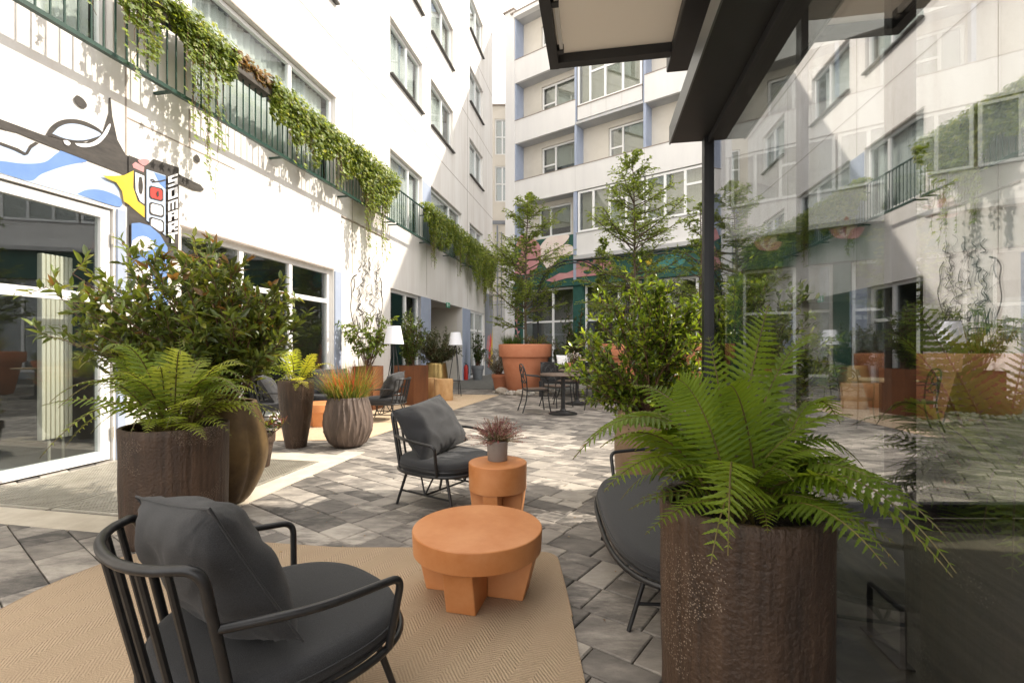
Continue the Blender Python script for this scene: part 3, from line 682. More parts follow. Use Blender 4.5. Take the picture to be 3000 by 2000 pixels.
for i, (s0, lab) in enumerate(((5.75, 'dark planter box in the narrow ivy curtain'), (6.35, 'dark planter box under the clump with the longest strands'), (7.45, 'bare dark planter box with dry brown plants'), (8.4, 'dark planter box right of the bare one'), (9.7, 'dark planter box above the shop window corner'), (11.1, 'dark planter box above the line portrait'), (15.5, 'dark planter box beside the blue pilaster'), (18.0, 'dark planter box over the passage'), (21.5, 'dark planter box at the far end of the railing'))):
    if pbx is None:
        pbx = o = empty('planter_box', Lp(s0), LF.rz); b = MB(); b.box(0, .85, -.1, .1, 5.70, 5.90, bev=.01); b.build('trough', mat('planter_plastic', (.05, .045, .04), (.10, .085, .07), rough=.6, scale=8), o)
        b = MB(); b.box(.02, .83, -.09, .09, 5.901, 5.915); b.build('soil', M_soil, o)
    else: o = copy_tree(pbx); o.location = Lp(s0)
    tag(o, lab, 'planter box', 'planter boxes on the railing')

# ================================================================== GRATES, KERB, RUGS
def Wp(s_, v): return Lp(s_, v)
kb = MB()
def kerb(pts):
    n = len(pts); kb.add([(p.x, p.y, -.02) for p in pts]+[(p.x, p.y, .004) for p in pts], [tuple(range(n, 2*n))]+[(i, (i+1) % n, n+(i+1) % n, n+i) for i in range(n)])
kerb([Wp(4.05, 0), Wp(4.05, 2.85), Wp(4.35, 2.85), Wp(4.35, 0)])   # front strip
kerb([Wp(4.351, 2.57), Wp(4.351, 2.85), Wp(6.95, 2.85), Wp(6.95, 2.57)])
kerb([Wp(6.36, .02), Wp(6.36, 2.569), Wp(6.72, 2.569), Wp(6.72, .02)])
tag(kb.build('kerb_strip', M_conc, smooth=False), kind='structure')
def grate(s0, s1, v0, v1, label, sp=.034):
    e = empty('floor_grate', Wp(s0, v0), LF.rz, label, 'grate', 'steel floor grates by the door'); Ln = S(s1)-S(s0); W = v1-v0
    a = MB(); a.box(0, Ln, -.022, 0, -.001, .012); a.box(0, Ln, -W, -W+.022, -.001, .012); a.box(0, .022, -W+.022, -.022, -.001, .012); a.box(Ln-.022, Ln, -W+.022, -.022, -.001, .012)
    a.build('frame', M_galv, e, smooth=False)
    b = MB(); n = int(Ln/sp)
    for i in range(1, n): x = i*Ln/n; b.box(x-.0045, x+.0045, -W+.022, -.022, -.012, .010)
    m = int(W/sp)
    for i in range(1, m): y = -W*i/m; b.box(.022, Ln-.022, y-.0045, y+.0045, -.012, .0085)
    b.build('lattice', M_galv, e, smooth=False)
    p = MB(); p.box(.01, Ln-.01, -W+.01, -.01, -.019, -.0125); p.build('pit', M_pit, e, smooth=False)
grate(4.37, 6.34, .10, 1.3, 'steel floor grate directly in front of the glazed door, half sunlit')
grate(4.37, 6.34, 1.33, 2.55, 'steel floor grate under the brass pot, away from the wall')
def slab(name, pts, h, m, rad=None, lab=None, z0=.002):
    mb = MB(); n = len(pts)
    ins = []
    cx = sum(p[0] for p in pts)/n; cy = sum(p[1] for p in pts)/n
    mb.add([(x, y, z0) for x, y in pts]+[(x, y, z0+h*.7) for x, y in pts]+[(x+(cx-x)*.006, y+(cy-y)*.006, z0+h) for x, y in pts],
           [tuple(range(2*n, 3*n))]+[(i, (i+1) % n, n+(i+1) % n, n+i) for i in range(n)]+[(n+i, n+(i+1) % n, 2*n+(i+1) % n, 2*n+i) for i in range(n)])
    return mb.build(name, m)
p = fillet([Vector((.27, -1.5, 0)), Vector((.31, 2.6, 0)), Vector((.30, 3.245, 0)), Vector((-.6, 3.32, 0)), Vector((-1.2, 3.32, 0)), Vector((-1.85, 3.42, 0)), Vector((-2.40, 3.34, 0)), Vector((-2.62, 3.14, 0)), Vector((-2.72, 2.80, 0)), Vector((-2.71, 2.3, 0)), Vector((-2.7, 0, 0)), Vector((-2.7, -1.5, 0))], .12, 5)
rg_ = slab('rug', [(q.x, q.y) for q in p], .012, M_rug)
bd_ = MB(); bd_.tube([Vector((q.x, q.y, .008)) for q in p if q.y > -1.4], .007, 8); bd_.build('binding', mat('jute_binding', (.36, .26, .17), rough=.95), rg_)
tag(rg_, 'large tan herringbone jute rug under the foreground armchair and round coffee table', 'rug')
p = [Wp(6.75, .25), Wp(6.75, 2.93), Wp(14.6, 2.93), Wp(14.6, .25)]
p[0] = Vector((-4.2, 7.15, 0)); p[1] = Vector((-2.28, 7.2, 0))
tag(slab('rug', [(q.x, q.y) for q in reversed(p)], .01, M_rug2), 'flat beige rug under the rear seating group along the white wall', 'rug')
st_ = MB(); a, b, c, d = Wp(16.4, .1), Wp(16.4, 5.0), Wp(25, 4.6), Wp(25, .1)
st_.add([(q.x, q.y, 0.0) for q in (a, b, c, d)]+[(q.x, q.y, .012) for q in (a, b, c, d)], [(4, 5, 6, 7), (0, 1, 5, 4), (1, 2, 6, 5), (2, 3, 7, 6), (3, 0, 4, 7)])
tag(st_.build('path', mat('asphalt_path', (.11, .11, .10), (.16, .155, .14), rough=.9, scale=6), smooth=False), kind='structure')

# ================================================================== BACK BUILDING
BB = empty('courtyard_building', (BF.ox, BF.oy, 0), BF.rz, 'white building with balconies closing the far end, green and pink mural below', 'building')
UE = 30.0
cols = [0, 3.74, 7.3, 10.9, 14.5, 18.1, 21.7, 25.3]
w = MB(); ops = []; wins = []
for k in range(4):
    Fz = 9.16+3.29*(k-1) if k else 5.9
    for i in range(7):
        u0 = cols[i]; 
        if k == 0:
            if i == 0: ops.append((1.05, 3.1, 7.3, 8.95)); wins.append((1.05, 3.1, 7.3, 8.95, 0))
            continue
        if i == 1 and k >= 2: continue
        a = u0+(1.25 if i != 1 else 1.45); b = cols[i+1]-.12
        ops.append((a, b, Fz+1.0, Fz+3.0)); wins.append((a, b, Fz+1.0, Fz+3.0, 1))
wall_mesh(w, 0, UE, 7.0, 19.3, ops, v=-.75, dep=.2); w.build('recessed_wall', M_cream, BB, smooth=False)
for (a, b, c, d, t) in wins:
    big = a+(b-a)*.36
    if (b-a) > 2.2 and t == 1 and abs(a-1.25) > .1: window(BB, a+.01, b-.01, c+.01, d-.01, -.83, muls=(a+(b-a)*.4, a+(b-a)*.72), trans=[(a+(b-a)*.42, a+(b-a)*.7, c+(d-c)*.56)], fw=.09, back='blind', back_v=.25)
    else: window(BB, a+.01, b-.01, c+.01, d-.01, -.83, muls=(big,), trans=[(a+.06, big-.03, c+(d-c)*.5)] if t else [], fw=.09, back='blind', back_v=.25)
bk = MB(); bk.box(0, UE, 1.7, 1.8, 0, 19.2)
for z in (5.6, 9.2, 12.5, 15.8): bk.box(0, UE, .96, 1.69, z-.1, z+.1)
bk.build('interior', M_room, BB, smooth=False)
# parapet bands with soffits
bd = MB(); bd.box(0, UE, 0, .14, 9.16, 10.4)
for z in (12.46, 15.75):
    bd.box(0, 3.74, 0, .14, z, z+1.24); bd.box(7.3, UE, 0, .14, z, z+1.24)
    bd.box(3.86, 7.18, .02, .12, z+.2, z+.85)
bd.box(0, UE, -.12, .2, 19.28, 19.5)
bd.build('parapets', M_band, BB, smooth=False)
sf = MB(); sf.box(0, UE, .145, .74, 9.17, 9.4)
for z in (12.47, 15.76): sf.box(0, UE, .145, .74, z, z+.2)
sf.box(0, UE, .2, 1.7, 19.29, 19.45); sf.box(0, 3.7, .02, .74, 6.9, 7.0)
for z in (12.46, 15.75): sf.box(3.8, 7.24, -.02, .145, z, z+.12)
sf.build('soffits', M_soffit, BB, smooth=False)
cp = MB()
for z, a, b in ((10.4, 0, UE), (13.7, 0, 3.74), (13.7, 7.3, UE), (16.99, 0, 3.74), (16.99, 7.3, UE), (13.31, 3.84, 7.2), (16.6, 3.84, 7.2)): cp.box(a, b, -.02, .16, z, z+.035)
cp.box(-.2, UE, -.16, .2, 19.5, 19.56)
cp.build('copings', M_groove, BB, smooth=False)
M_pj = mat('pale_joint', (.5, .48, .46))
for (u, q, z0, z1) in [(3.735, -.003, 9.17, 10.39), (7.3, -.003, 9.17, 10.39)]+[(u, .016, z+.21, z+.84) for z in (12.46, 15.75) for u in (4.6, 5.4, 6.2)]:
    jb = MB(); jb.box(u, u+.013, q, q+.013, z0, z1); jb.build('band_joint', M_pj, BB, smooth=False)
fi = MB()
for u in cols: fi.box(u-.06 if u else .001, u+.06, .03, .745, 10.44, 19.27); 
for u in cols[:2]: fi.box(u-.06 if u else .001, u+.08, .02, .745, 7.02, 9.15)
fi.build('fins', M_blue, BB, smooth=False)
for k in (2, 3):
    z = 12.46+3.29*(k-2)+.87
    window(BB, 3.86, 7.18, z, z+2.2, -.04, muls=(4.55, 5.35, 6.25), trans=[(4.6, 5.3, z+1.5), (5.4, 6.2, z+1.5)], fw=.1, back='blind', back_v=.3)
# ribbon windows of the second storey
for a, b in ((3.86, 7.26), (7.34, 10.86), (10.94, 14.46), (14.54, 18.1), (18.2, 22.0), (22.1, 26)):
    q = (b-a)/4
    window(BB, a, b, 7.1, 9.12, -.06, muls=(a+q, a+2*q, a+3*q), trans=[(a+2*q+.05, a+3*q-.05, 8.4)], fw=.1, back='blind', back_v=.3)
lp = MB(); lp.box(3.82, UE, 0, .9, 5.95, 7.05); lp.build('lower_parapet', M_band, BB, smooth=False)
ev = MB(); ev.box(3.82, UE, -.3, .2, 5.72, 5.90); ev.box(3.82, UE, -.05, .16, 7.052, 7.09); ev.build('eaves', M_soffit, BB, smooth=False)
bl = MB(); bl.box(3.66, 3.815, -.04, .4, 4.76, 9.1); bl.build('blue_column', M_blue, BB, smooth=False)
mw = MB(); mw.box(0, 3.655, 0, .3, 4.76, 7.05); mw.box(3.82, UE, 0, .3, 4.76, 5.715); mw.box(-.05, UE, -.12, .5, 4.48, 4.755)
for u in cols[1:]: mw.box(u-.1, u+.42, -.03, .4, 0, 4.475)
mw.box(0, .42, -.01, .4, 0, 4.475)
mw.build('mural_wall', M_dgreen, BB, smooth=False)
gw = 0
for a, b in ((.42, 3.62), (4.18, 7.18), (7.74, 10.78), (11.34, 14.38), (14.94, 17.98), (18.54, 21.6)):
    m = (a+b)/2+.3
    window(BB, a+.01, b-.01, .3, 4.47, -.2, muls=(m,), trans=[(a+.06, b-.06, 2.75)], fw=.1, back=None, name='ground_floor_window')
    lo = MB(); lo.box(a, b, .15, .4, 0, .295); lo.build('plinth', M_greywall, BB, smooth=False)
fs = MB(); fs.box(0, UE, .45, 1.69, -.01, .004); fs.build('interior_floor', M_greywall, BB, smooth=False)
# roof storey
pt = MB(); pt.box(1.0, UE, 1.2, 6, 19.56, 21.3); pt.build('roof_storey', M_blue, BB, smooth=False)
tw = MB(); tw.box(-.62, 0, -.05, 1.9, 0, 19.75); tw.build('tower_wall', M_band, BB, smooth=False)
tc_ = MB(); tc_.box(-.72, .04, -.14, 2.0, 19.751, 19.82); tc_.build('tower_cap', M_groove, BB, smooth=False)
# green / pink mural
m2 = Mural(BF, .012); PK = [M_mpink, M_mpale, M_dgreen, M_mteal, M_yel, M_mwhite]
m2.poly([(1560, 757), (1600, 700), (1640, 690), (1668, 690), (1655, 712), (1625, 735), (1590, 760)], 1, 4)
m2.poly([(1590, 770), (1625, 725), (1665, 716), (1684, 730), (1680, 745), (1640, 755), (1610, 790)], 1, 4)
m2.poly([(1505, 800), (1530, 730), (1560, 700), (1585, 730), (1570, 790), (1530, 805)], 0, 4)
m2.poly([(1512, 720), (1525, 690), (1548, 700), (1540, 730)], 0, 4)
BX = Mural(BF, .03)
def flush(nm):
    global BX
    BX.mb.build(nm, PK, BB, smooth=False); BX = Mural(BF, .03)
def poly_b(pts, mi, sm=0): BX.poly(pts, mi, sm)
poly_b([(1686, 770), (1700, 765), (1760, 760), (1790, 765), (1800, 790), (1770, 805), (1688, 812)], 0)
for x, y, rx, ry in ((1708, 775, 9, 7), (1722, 797, 12, 6), (1745, 779, 10, 6), (1756, 799, 10, 5), (1733, 765, 6, 4), (1778, 790, 8, 5)):
    poly_b([(x+rx*math.cos(a*.785), y+ry*math.sin(a*.785)) for a in range(8)], 2, 3)
flush('painted_petals')
m2.poly([(1600, 822), (1640, 800), (1660, 800), (1683, 790), (1684, 812), (1660, 815), (1620, 826)], 0)
poly_b([(1900, 775), (1925, 762), (1955, 765), (1962, 780), (1940, 792), (1910, 795)], 3, 4)
poly_b([(1940, 745), (1975, 738), (2010, 742), (2005, 770), (1970, 785), (1950, 770)], 3, 4)
poly_b([(1890, 765), (1905, 755), (1912, 768), (1900, 778)], 4, 4)
flush('painted_leaves')
# flowers further right (seen through the glass)
for cx, cy, s_ in ((2480, 700, 1.0), (2760, 640, 1.1), (2250, 735, .8)):
    for k in range(5):
        a = R(-150+30*k); q = [(cx+s_*(60*math.cos(a)*t-18*math.sin(a)*h_), cy+s_*(60*math.sin(a)*t*1.1+18*math.cos(a)*h_)) for t, h_ in ((0, 0), (.5, .8), (1, 0), (.5, -.8))]
        poly_b([(x, min(y, 1e4)) for x, y in q], 1 if k % 2 else 0, 4)
    flush('painted_flower')
m2.mb.build('mural', PK, BB, smooth=False)
# painted plant on the first pillar
fp = MB(); st_ = spline([(.2, -.03, .9), (.26, -.03, 1.8), (.16, -.03, 2.6), (.24, -.03, 3.6)], 6)
fp.tube(st_, .02, 6)
for i in range(12):
    z = 1.1+.21*i; sx = 1 if i % 2 else -1
    fp.leaf(Vector((.2, -.035, z)), Vector((sx*.7, 0, .7)).normalized(), Vector((0, -1, 0)), .24, .13)
fp.build('painted_vine', M_mpink, BB)

# ---- link building between
SBl = empty('stair_building', (-1.6, 29.5, 0), 0, 'narrow cream stair building with small windows in the gap between the two facades', 'building')
w = MB(); ops = [(.55, 1.5, 10.4, 12.6), (.55, 1.5, 13.3, 15.5)]
wall_mesh(w, -1, 2.2, 0, 16.3, ops, dep=.3); w.build('wall', M_cream, SBl, smooth=False)
for (a, b, c, d) in ops: window(SBl, a+.01, b-.01, c, d, -.06, muls=(a+.45,), trans=[(a, b, c+1.1)], fw=.07, back='blind')
b = MB(); b.box(-1, 2.2, 1.2, 1.3, 0, 16.2); b.build('interior', M_room, SBl, smooth=False)
b = MB(); b.box(-1.1, 2.3, -.1, .4, 16.301, 16.4); b.build('coping', M_groove, SBl, smooth=False)
b = MB(); b.box(.1, 2.1, -.12, .02, 9.0, 9.2); b.tube([(.7, -.1, 3.0), (.7, -.1, 8.9)], .05, 8); b.tube([(.95, -.1, 3.0), (.95, -.1, 8.5)], .03, 8)
for z in (4.6, 6.1): b.tube([(.1, -.1, z), (1.2, -.1, z)], .03, 8)
b.build('pipes', M_greywall, SBl)
b = MB(); b.box(.0, 2.1, -.03, -.002, 0, 4.3); b.build('grey_dado', mat('dado', (.42, .42, .42), (.48, .48, .47), rough=.9), SBl, smooth=False)
PB = Vector((0, 0, 0))

# ================================================================== GLASS PAVILION (right)
GF = Frame(.93, 0, .177, 1.0)
GS = math.sqrt(1+.177**2)
def Gp(s_, v=0, z=0): u = s_*GS; return Vector((GF.ox+GF.ux*u+GF.uy*v, GF.oy+GF.uy*u-GF.ux*v, z))
# local frame: x along the wall (away from the camera), -y = right side (inside), +y = courtyard side
PV = empty('glass_pavilion', (GF.ox, GF.oy, 0), GF.rz, 'dark framed glass pavilion on the right with large reflecting panes and an anthracite canopy', 'pavilion')
ZF = 3.12; UEND = 3.98*GS
p = MB(); p.box(-2.5, UEND-.06, -.012, .012, .07, ZF-.02); p.build('glass_wall', M_panel, PV, smooth=False)
p = MB(); p.box(UEND-.09, UEND, -.05, .05, .012, ZF-.001); p.build('post', M_beam, PV, smooth=False)
p = MB(); p.box(-2.5, UEND, -.05, .06, .0, .012); p.box(-2.5, UEND-.09, -.03, .03, .0121, .065); p.build('floor_track', M_beam, PV, smooth=False)
p = MB(); p.box(-2.5, UEND-.02, -.30, -.052, .0, .018); p.build('threshold', mat('threshold_stone', (.05, .065, .062), (.07, .085, .08), rough=.35), PV, smooth=False)
# canopy plate, beam and edge
p = MB(); p.box(-3, UEND, -.08, .30, ZF, ZF+.13); p.box(-3, UEND-.02, -.1, .02, ZF-.06, ZF-.001); p.build('canopy', M_beam, PV, smooth=False)
p = MB(); p.box(-3, UEND, .301, .313, ZF-.01, ZF+.14); p.build('canopy_edge', M_beamedge, PV, smooth=False)
p = MB(); p.box(-3, UEND-.02, -5, -.45, 4.6, 4.7); p.build('ceiling', M_dark, PV, smooth=False)
# interior
p = MB(); p.box(-2.5, 3.9*GS, -5, -.301, -.005, .012); p.build('interior_floor', M_wood, PV, smooth=False)
p = MB(); p.box(-2.5, 3.9*GS, -5.1, -5.0, 0, 4.6); p.box(-2.6, -2.5, -5, -.05, 0, 4.6); p.build('interior_wall', M_dark, PV, smooth=False)
# end wall facing down the courtyard (runs across, parallel to X)
EWo = empty('end_partition', (0, 0, 0)); bpy.data.objects.remove(EWo)
inv = Matrix.Rotation(-GF.rz, 4, 'Z') @ Matrix.Translation(Vector((-GF.ox, -GF.oy, 0)))
def wbox(mb, x0, x1, y0, y1, z0, z1, mi=0):
    m2_ = MB(); m2_.box(x0, x1, y0, y1, z0, z1); mb.add([inv @ Vector(q) for q in m2_.v], m2_.f, mi)
p = MB(); wbox(p, 1.68, 1.74, 3.9, 3.97, .0, 4.59); wbox(p, 2.36, 2.42, 3.9, 3.97, .0, 4.59); wbox(p, 1.74, 6.6, 3.9, 3.98, .013, .12); wbox(p, 3.10, 3.30, 3.9, 3.98, .12, 4.5); wbox(p, 4.9, 5.02, 3.9, 3.98, .12, 4.5); wbox(p, 1.74, 6.6, 3.9, 3.98, 4.5, 4.59)
p.build('end_frame', M_beam, PV, smooth=False)
p = MB(); wbox(p, 1.74, 2.36, 3.93, 3.945, .12, 4.5); wbox(p, 2.44, 3.10, 3.93, 3.945, .12, 4.5); wbox(p, 3.30, 4.9, 3.93, 3.945, .12, 4.5); wbox(p, 5.02, 6.6, 3.93, 3.945, .12, 4.5); p.build('end_glass', M_clear, PV, smooth=False)
# door stop bracket
ds = empty('door_stop', (1.72, 2.2, .018), GF.rz, 'black square metal bracket standing on the pavilion threshold', 'bracket')
p = MB(); p.tube(fillet([(-.13, 0, 0), (-.13, 0, .24), (.13, 0, .24), (.13, 0, 0)], .02, 3), .013, 8); p.build('hoop', M_metal, ds); p = MB(); p.box(-.16, .16, -.03, .03, 0, .008); p.build('base_plate', M_metal, ds, smooth=False)
# unseen block added above the pavilion, sized to shade the foreground
SHB = empty('shade_block', (GF.ox, GF.oy, 0), GF.rz, 'unseen block above the glass pavilion, added to shade the foreground', 'building')
p = MB(); p.box(-6, UEND, -9, -.45, 4.72, 6.7); p.box(UEND+.001, 5.15, -9, -.50, 4.72, 6.7); p.build('wall', M_plaster, SHB, smooth=False)
p = MB(); p.box(-6.1, 5.2, -9.1, -.40, 6.7, 6.8); p.build('shade_block_cap', M_groove, SHB, smooth=False)
# awning
AW = empty('awning', (GF.ox, GF.oy, 0), GF.rz, 'beige retractable awning with black frame stretched out above the terrace', 'awning')
ZA = 3.7
p = MB(); p.box(-1.5, UEND-.03, -.44, .34, ZA, ZA+.28, bev=.01); p.build('cassette', M_beam, AW, smooth=False)
a0 = 1.22; 
p = MB(); p.box(-1.0, UEND-.32, .33, a0, ZA+.075, ZA+.081); p.build('fabric', M_awn, AW, smooth=False)
p = MB(); p.box(-1.05, UEND-.245, a0, a0+.075, ZA, ZA+.11); p.box(UEND-.33, UEND-.25, .342, a0, ZA, ZA+.10); p.build('frame', M_beam, AW, smooth=False)
p = MB(); p.box(-1.0, UEND-.4, a0-.045, a0-.02, ZA+.03, ZA+.07)
for s_ in (2.4, 3.0, 3.52): p.box(S(s_), S(s_)+.05, a0-.05, a0, ZA+.02, ZA+.072, 1)
p.build('guide_rail', [M_white, M_beam], AW, smooth=False)

# ================================================================== POTS
def pot_obj(name, label, prof, m, loc, n=64, soil_z=None, fn=None, cat='planter', group=None, rz=0, thick=.03, rim=None):
    e = empty(name, loc, rz, label, cat, group); b = MB()
    rt, zt = prof[-1]
    inner = [(rt-thick*.3, zt+.006), (rt-thick, zt), (rt-thick, zt-.1)]
    b.lathe(prof+inner, n, fn=fn); b.add([(0, 0, prof[0][1])], [])
    b.build('vessel', m, e, angle=60)
    s_ = MB(); sz = soil_z if soil_z is not None else zt-.07
    s_.lathe([(rt-thick*.9, sz), (rt*.5, sz+.015), (0.001, sz+.02)], n, fn=fn); s_.build('soil', M_soil, e)
    return e
def prof_interp(pts, n=24):
    q = spline([Vector((r, 0, z)) for r, z in pts], max(2, n//(len(pts)-1))); return [(p.x, p.z) for p in q]
def wobble(amp, f=3):
    def fn(r, z, a): return r+amp*noise.noise(Vector((math.cos(a)*f, math.sin(a)*f, z*f*2)))*(1 if r > .05 else 0)
    return fn
pR = Vector((.80, 1.66, 0)); pot_obj('rust_planter', 'large rough rust-brown cylinder planter in the right foreground', prof_interp([(.235, .0), (.262, .03), (.268, .3), (.272, .6), (.274, .87)]), M_rust, pR, fn=wobble(.004))
pL = Vector((-2.53, 3.6, 0)); pot_obj('rust_planter', 'rough rust-brown cylinder planter left, in front of the brass planter', prof_interp([(.29, .0), (.33, .03), (.342, .4), (.347, .82)]), M_rust, pL, fn=wobble(.005))
def facet(nf, amp):
    def fn(r, z, a):
        return r*(1-amp*(1-abs(math.cos(a*nf/2))**.35))
    return fn
pB = Vector((-2.62, 4.33, 0)); pot_obj('brass_planter', 'tall brass planter of riveted panels left, behind the rust-brown cylinder', prof_interp([(.15, 0), (.23, .05), (.335, .25), (.375, .46), (.34, .70), (.275, .91)]), M_brass, pB, n=80, fn=facet(8, .07))
pT = Vector((-3.05, 6.75, 0)); pot_obj('rust_planter', 'tall tapered rust-brown planter beside the ribbed round planter', prof_interp([(.115, 0), (.14, .02), (.205, .45), (.232, .75), (.236, .94)]), M_rust, pT, fn=wobble(.003))
def ribs(r, z, a):
    t = min(1, max(0, z/.7)); ph = a*26+1.5*math.sin(z*11+1.3*math.sin(a*13))
    return r*(1-.075*(abs(math.sin(ph*.5))**.6-.5)*(1 if z > .06 else z/.06))
M_rib = mat('ribbed_stoneware', (.06, .042, .034), (.15, .108, .085), rough=.6, scale=7, stretch=(1, 1, .3), bump=.4, bscale=60, bdist=.004)
pK = Vector((-2.33, 6.8, 0)); pot_obj('ribbed_planter', 'round bulbous planter with wavy vertical ribs, planted with red-tipped grass', prof_interp([(.16, 0), (.25, .06), (.325, .22), (.335, .40), (.30, .58), (.265, .70)]), M_rib, pK, n=312, fn=ribs)
M_tan = mat('tan_ceramic', (.19, .12, .07), (.27, .18, .11), rough=.6, scale=5, bump=.3, bscale=25)
pS = Vector((1.28, 4.5, 0)); pot_obj('tan_planter', 'tan round planter half hidden behind the right foreground fern', prof_interp([(.2, 0), (.28, .1), (.31, .45), (.28, .76), (.25, .82)]), M_tan, pS)
pD = Vector((-2.25, 14.2, 0)); pot_obj('brass_planter', 'shiny brass tub by the passage with an olive-green bush', prof_interp([(.27, 0), (.33, .2), (.35, .5), (.29, .95)]), mat('brass_smooth', (.42, .30, .12), (.26, .18, .07), rough=.32, metal=.8, scale=3), pD)
def flower_pot(name, label, loc, r, h, m, group=None, cat='planter'):
    pr = [(r*.64, 0), (r*.66, .01), (r*.88, h*.72), (r*.88, h*.74), (r*.97, h*.745), (r*.98, h*.76), (r, h*.985), (r*.99, h)]
    return pot_obj(name, label, pr, m, loc, n=48, thick=r*.07, soil_z=h*.93, group=group, cat=cat)
pG = Vector((.41, 14.9, 0)); GH = 1.5; GR = .83
flower_pot('terracotta_planter', 'giant terracotta pot ringed by pebbles, left of the bistro chairs', pG, GR, GH, M_terra, 'giant terracotta pots')
p2 = Vector((3.35, 13.4, 0)); flower_pot('terracotta_planter', 'giant terracotta pot behind the yellow-green shrub under the tall middle tree', p2, .92, GH, M_terra, 'giant terracotta pots')
p3 = Vector((5.1, 13.0, 0)); flower_pot('terracotta_planter', 'giant terracotta pot just left of the pavilion post', p3, .88, GH, M_terra, 'giant terracotta pots')
p4 = Vector((7.9, 9.6, 0)); flower_pot('terracotta_planter', 'giant terracotta pot seen through the pavilion glass, nearer one', p4, .85, GH*.85, M_terra, 'giant terracotta pots')
p5 = Vector((10.0, 10.2, 0)); flower_pot('terracotta_planter', 'giant terracotta pot seen through the pavilion glass at the right edge', p5, .9, GH*.85, M_terra, 'giant terracotta pots')
p6 = Vector((-.38, 15.9, 0)); flower_pot('terracotta_planter', 'small terracotta pot with a silvery bush, left of the giant pot', p6, .30, .52, M_terra)
pY = Vector((-1.48, 20.6, 0)); flower_pot('grey_planter', 'grey pot with a narrow dark climber next to the fire extinguisher', pY, .28, .62, M_grey)
def corten(label, loc, w_, h_, rz):
    e = empty('corten_planter', loc, rz, label, 'planter', 'rusty steel planter boxes'); b = MB(); t = .02
    b.box(-w_, w_, -w_, -w_+t, 0, h_); b.box(-w_, w_, w_-t, w_, 0, h_); b.box(-w_, -w_+t, -w_+t, w_-t, 0, h_); b.box(w_-t, w_, -w_+t, w_-t, 0, h_); b.build('box', M_corten, e, smooth=False)
    b = MB(); b.box(-w_+t, w_-t, -w_+t, w_-t, h_-.1, h_-.06); b.build('soil', M_soil, e, smooth=False)
    return e
cA = Vector((-3.28, 10.9, 0)); corten('rusty steel planter box in front of the line portrait', cA, .25, .98, LF.rz-R(90)); 
cB = Vector((-2.52, 11.9, 0)); corten('rusty steel planter box behind the rear armchair, with a slim climbing plant', cB, .31, .96, R(-24))

# pebbles, rocks
r = random.Random(9); b = MB()
def blob(mb, c, rx, ry, rz_, seed, n=8, mi=0):
    vs = []; m = n//2+1
    for i in range(m):
        ph = math.pi*i/(m-1)
        for k in range(n):
            a = 2*math.pi*k/n; d = Vector((math.sin(ph)*math.cos(a), math.sin(ph)*math.sin(a), math.cos(ph)))
            q = 1+.25*noise.noise(d*1.3+Vector((seed, seed*2, 0)))
            vs.append((c[0]+d.x*rx*q, c[1]+d.y*ry*q, c[2]+d.z*rz_*q))
    mb.add(vs, [(i*n+k, i*n+(k+1) % n, (i+1)*n+(k+1) % n, (i+1)*n+k) for i in range(m-1) for k in range(n)], mi)
for i in range(420):
    a = r.uniform(0, 6.283); rad = r.uniform(.56, .98); sz = r.uniform(.03, .065)
    blob(b, (pG.x+rad*math.cos(a), pG.y+rad*math.sin(a), sz*.6+.002+max(0, .05-(rad-.56)*.15)), sz, sz*r.uniform(.6, 1), sz*.7, i, 6, r.choice((0, 0, 1)))
for c_ in (p4, p5):
    for i in range(200):
        a = r.uniform(3.2, 6.2); rad = r.uniform(.6, 1.1); sz = r.uniform(.03, .06); blob(b, (c_.x+rad*math.cos(a), c_.y+rad*math.sin(a), sz*.6+.002), sz, sz*.8, sz*.7, i, 6, r.choice((0, 1)))
tag(b.build('pebbles', [M_pebble, M_rock], angle=80), kind='stuff')
rk = [('pale boulder at the left foot of the giant terracotta pot', (pG.x-.72, pG.y-.42, .08), .2, .14, .12), ('flat pale boulder at the front of the giant terracotta pot', (pG.x-.10, pG.y-.85, .07), .22, .15, .11), ('rounded boulder under the nearest bistro chair', (pG.x+.48, pG.y-.80, .07), .16, .13, .12)]
for i, (lab, c_, a, bb, c2) in enumerate(rk):
    b = MB(); blob(b, (0, 0, 0), a, bb, c2, i*7, 20); o = b.build('rock', M_rock, None, angle=80, loc=c_); tag(o, lab, 'rock', 'boulders around the giant pot')

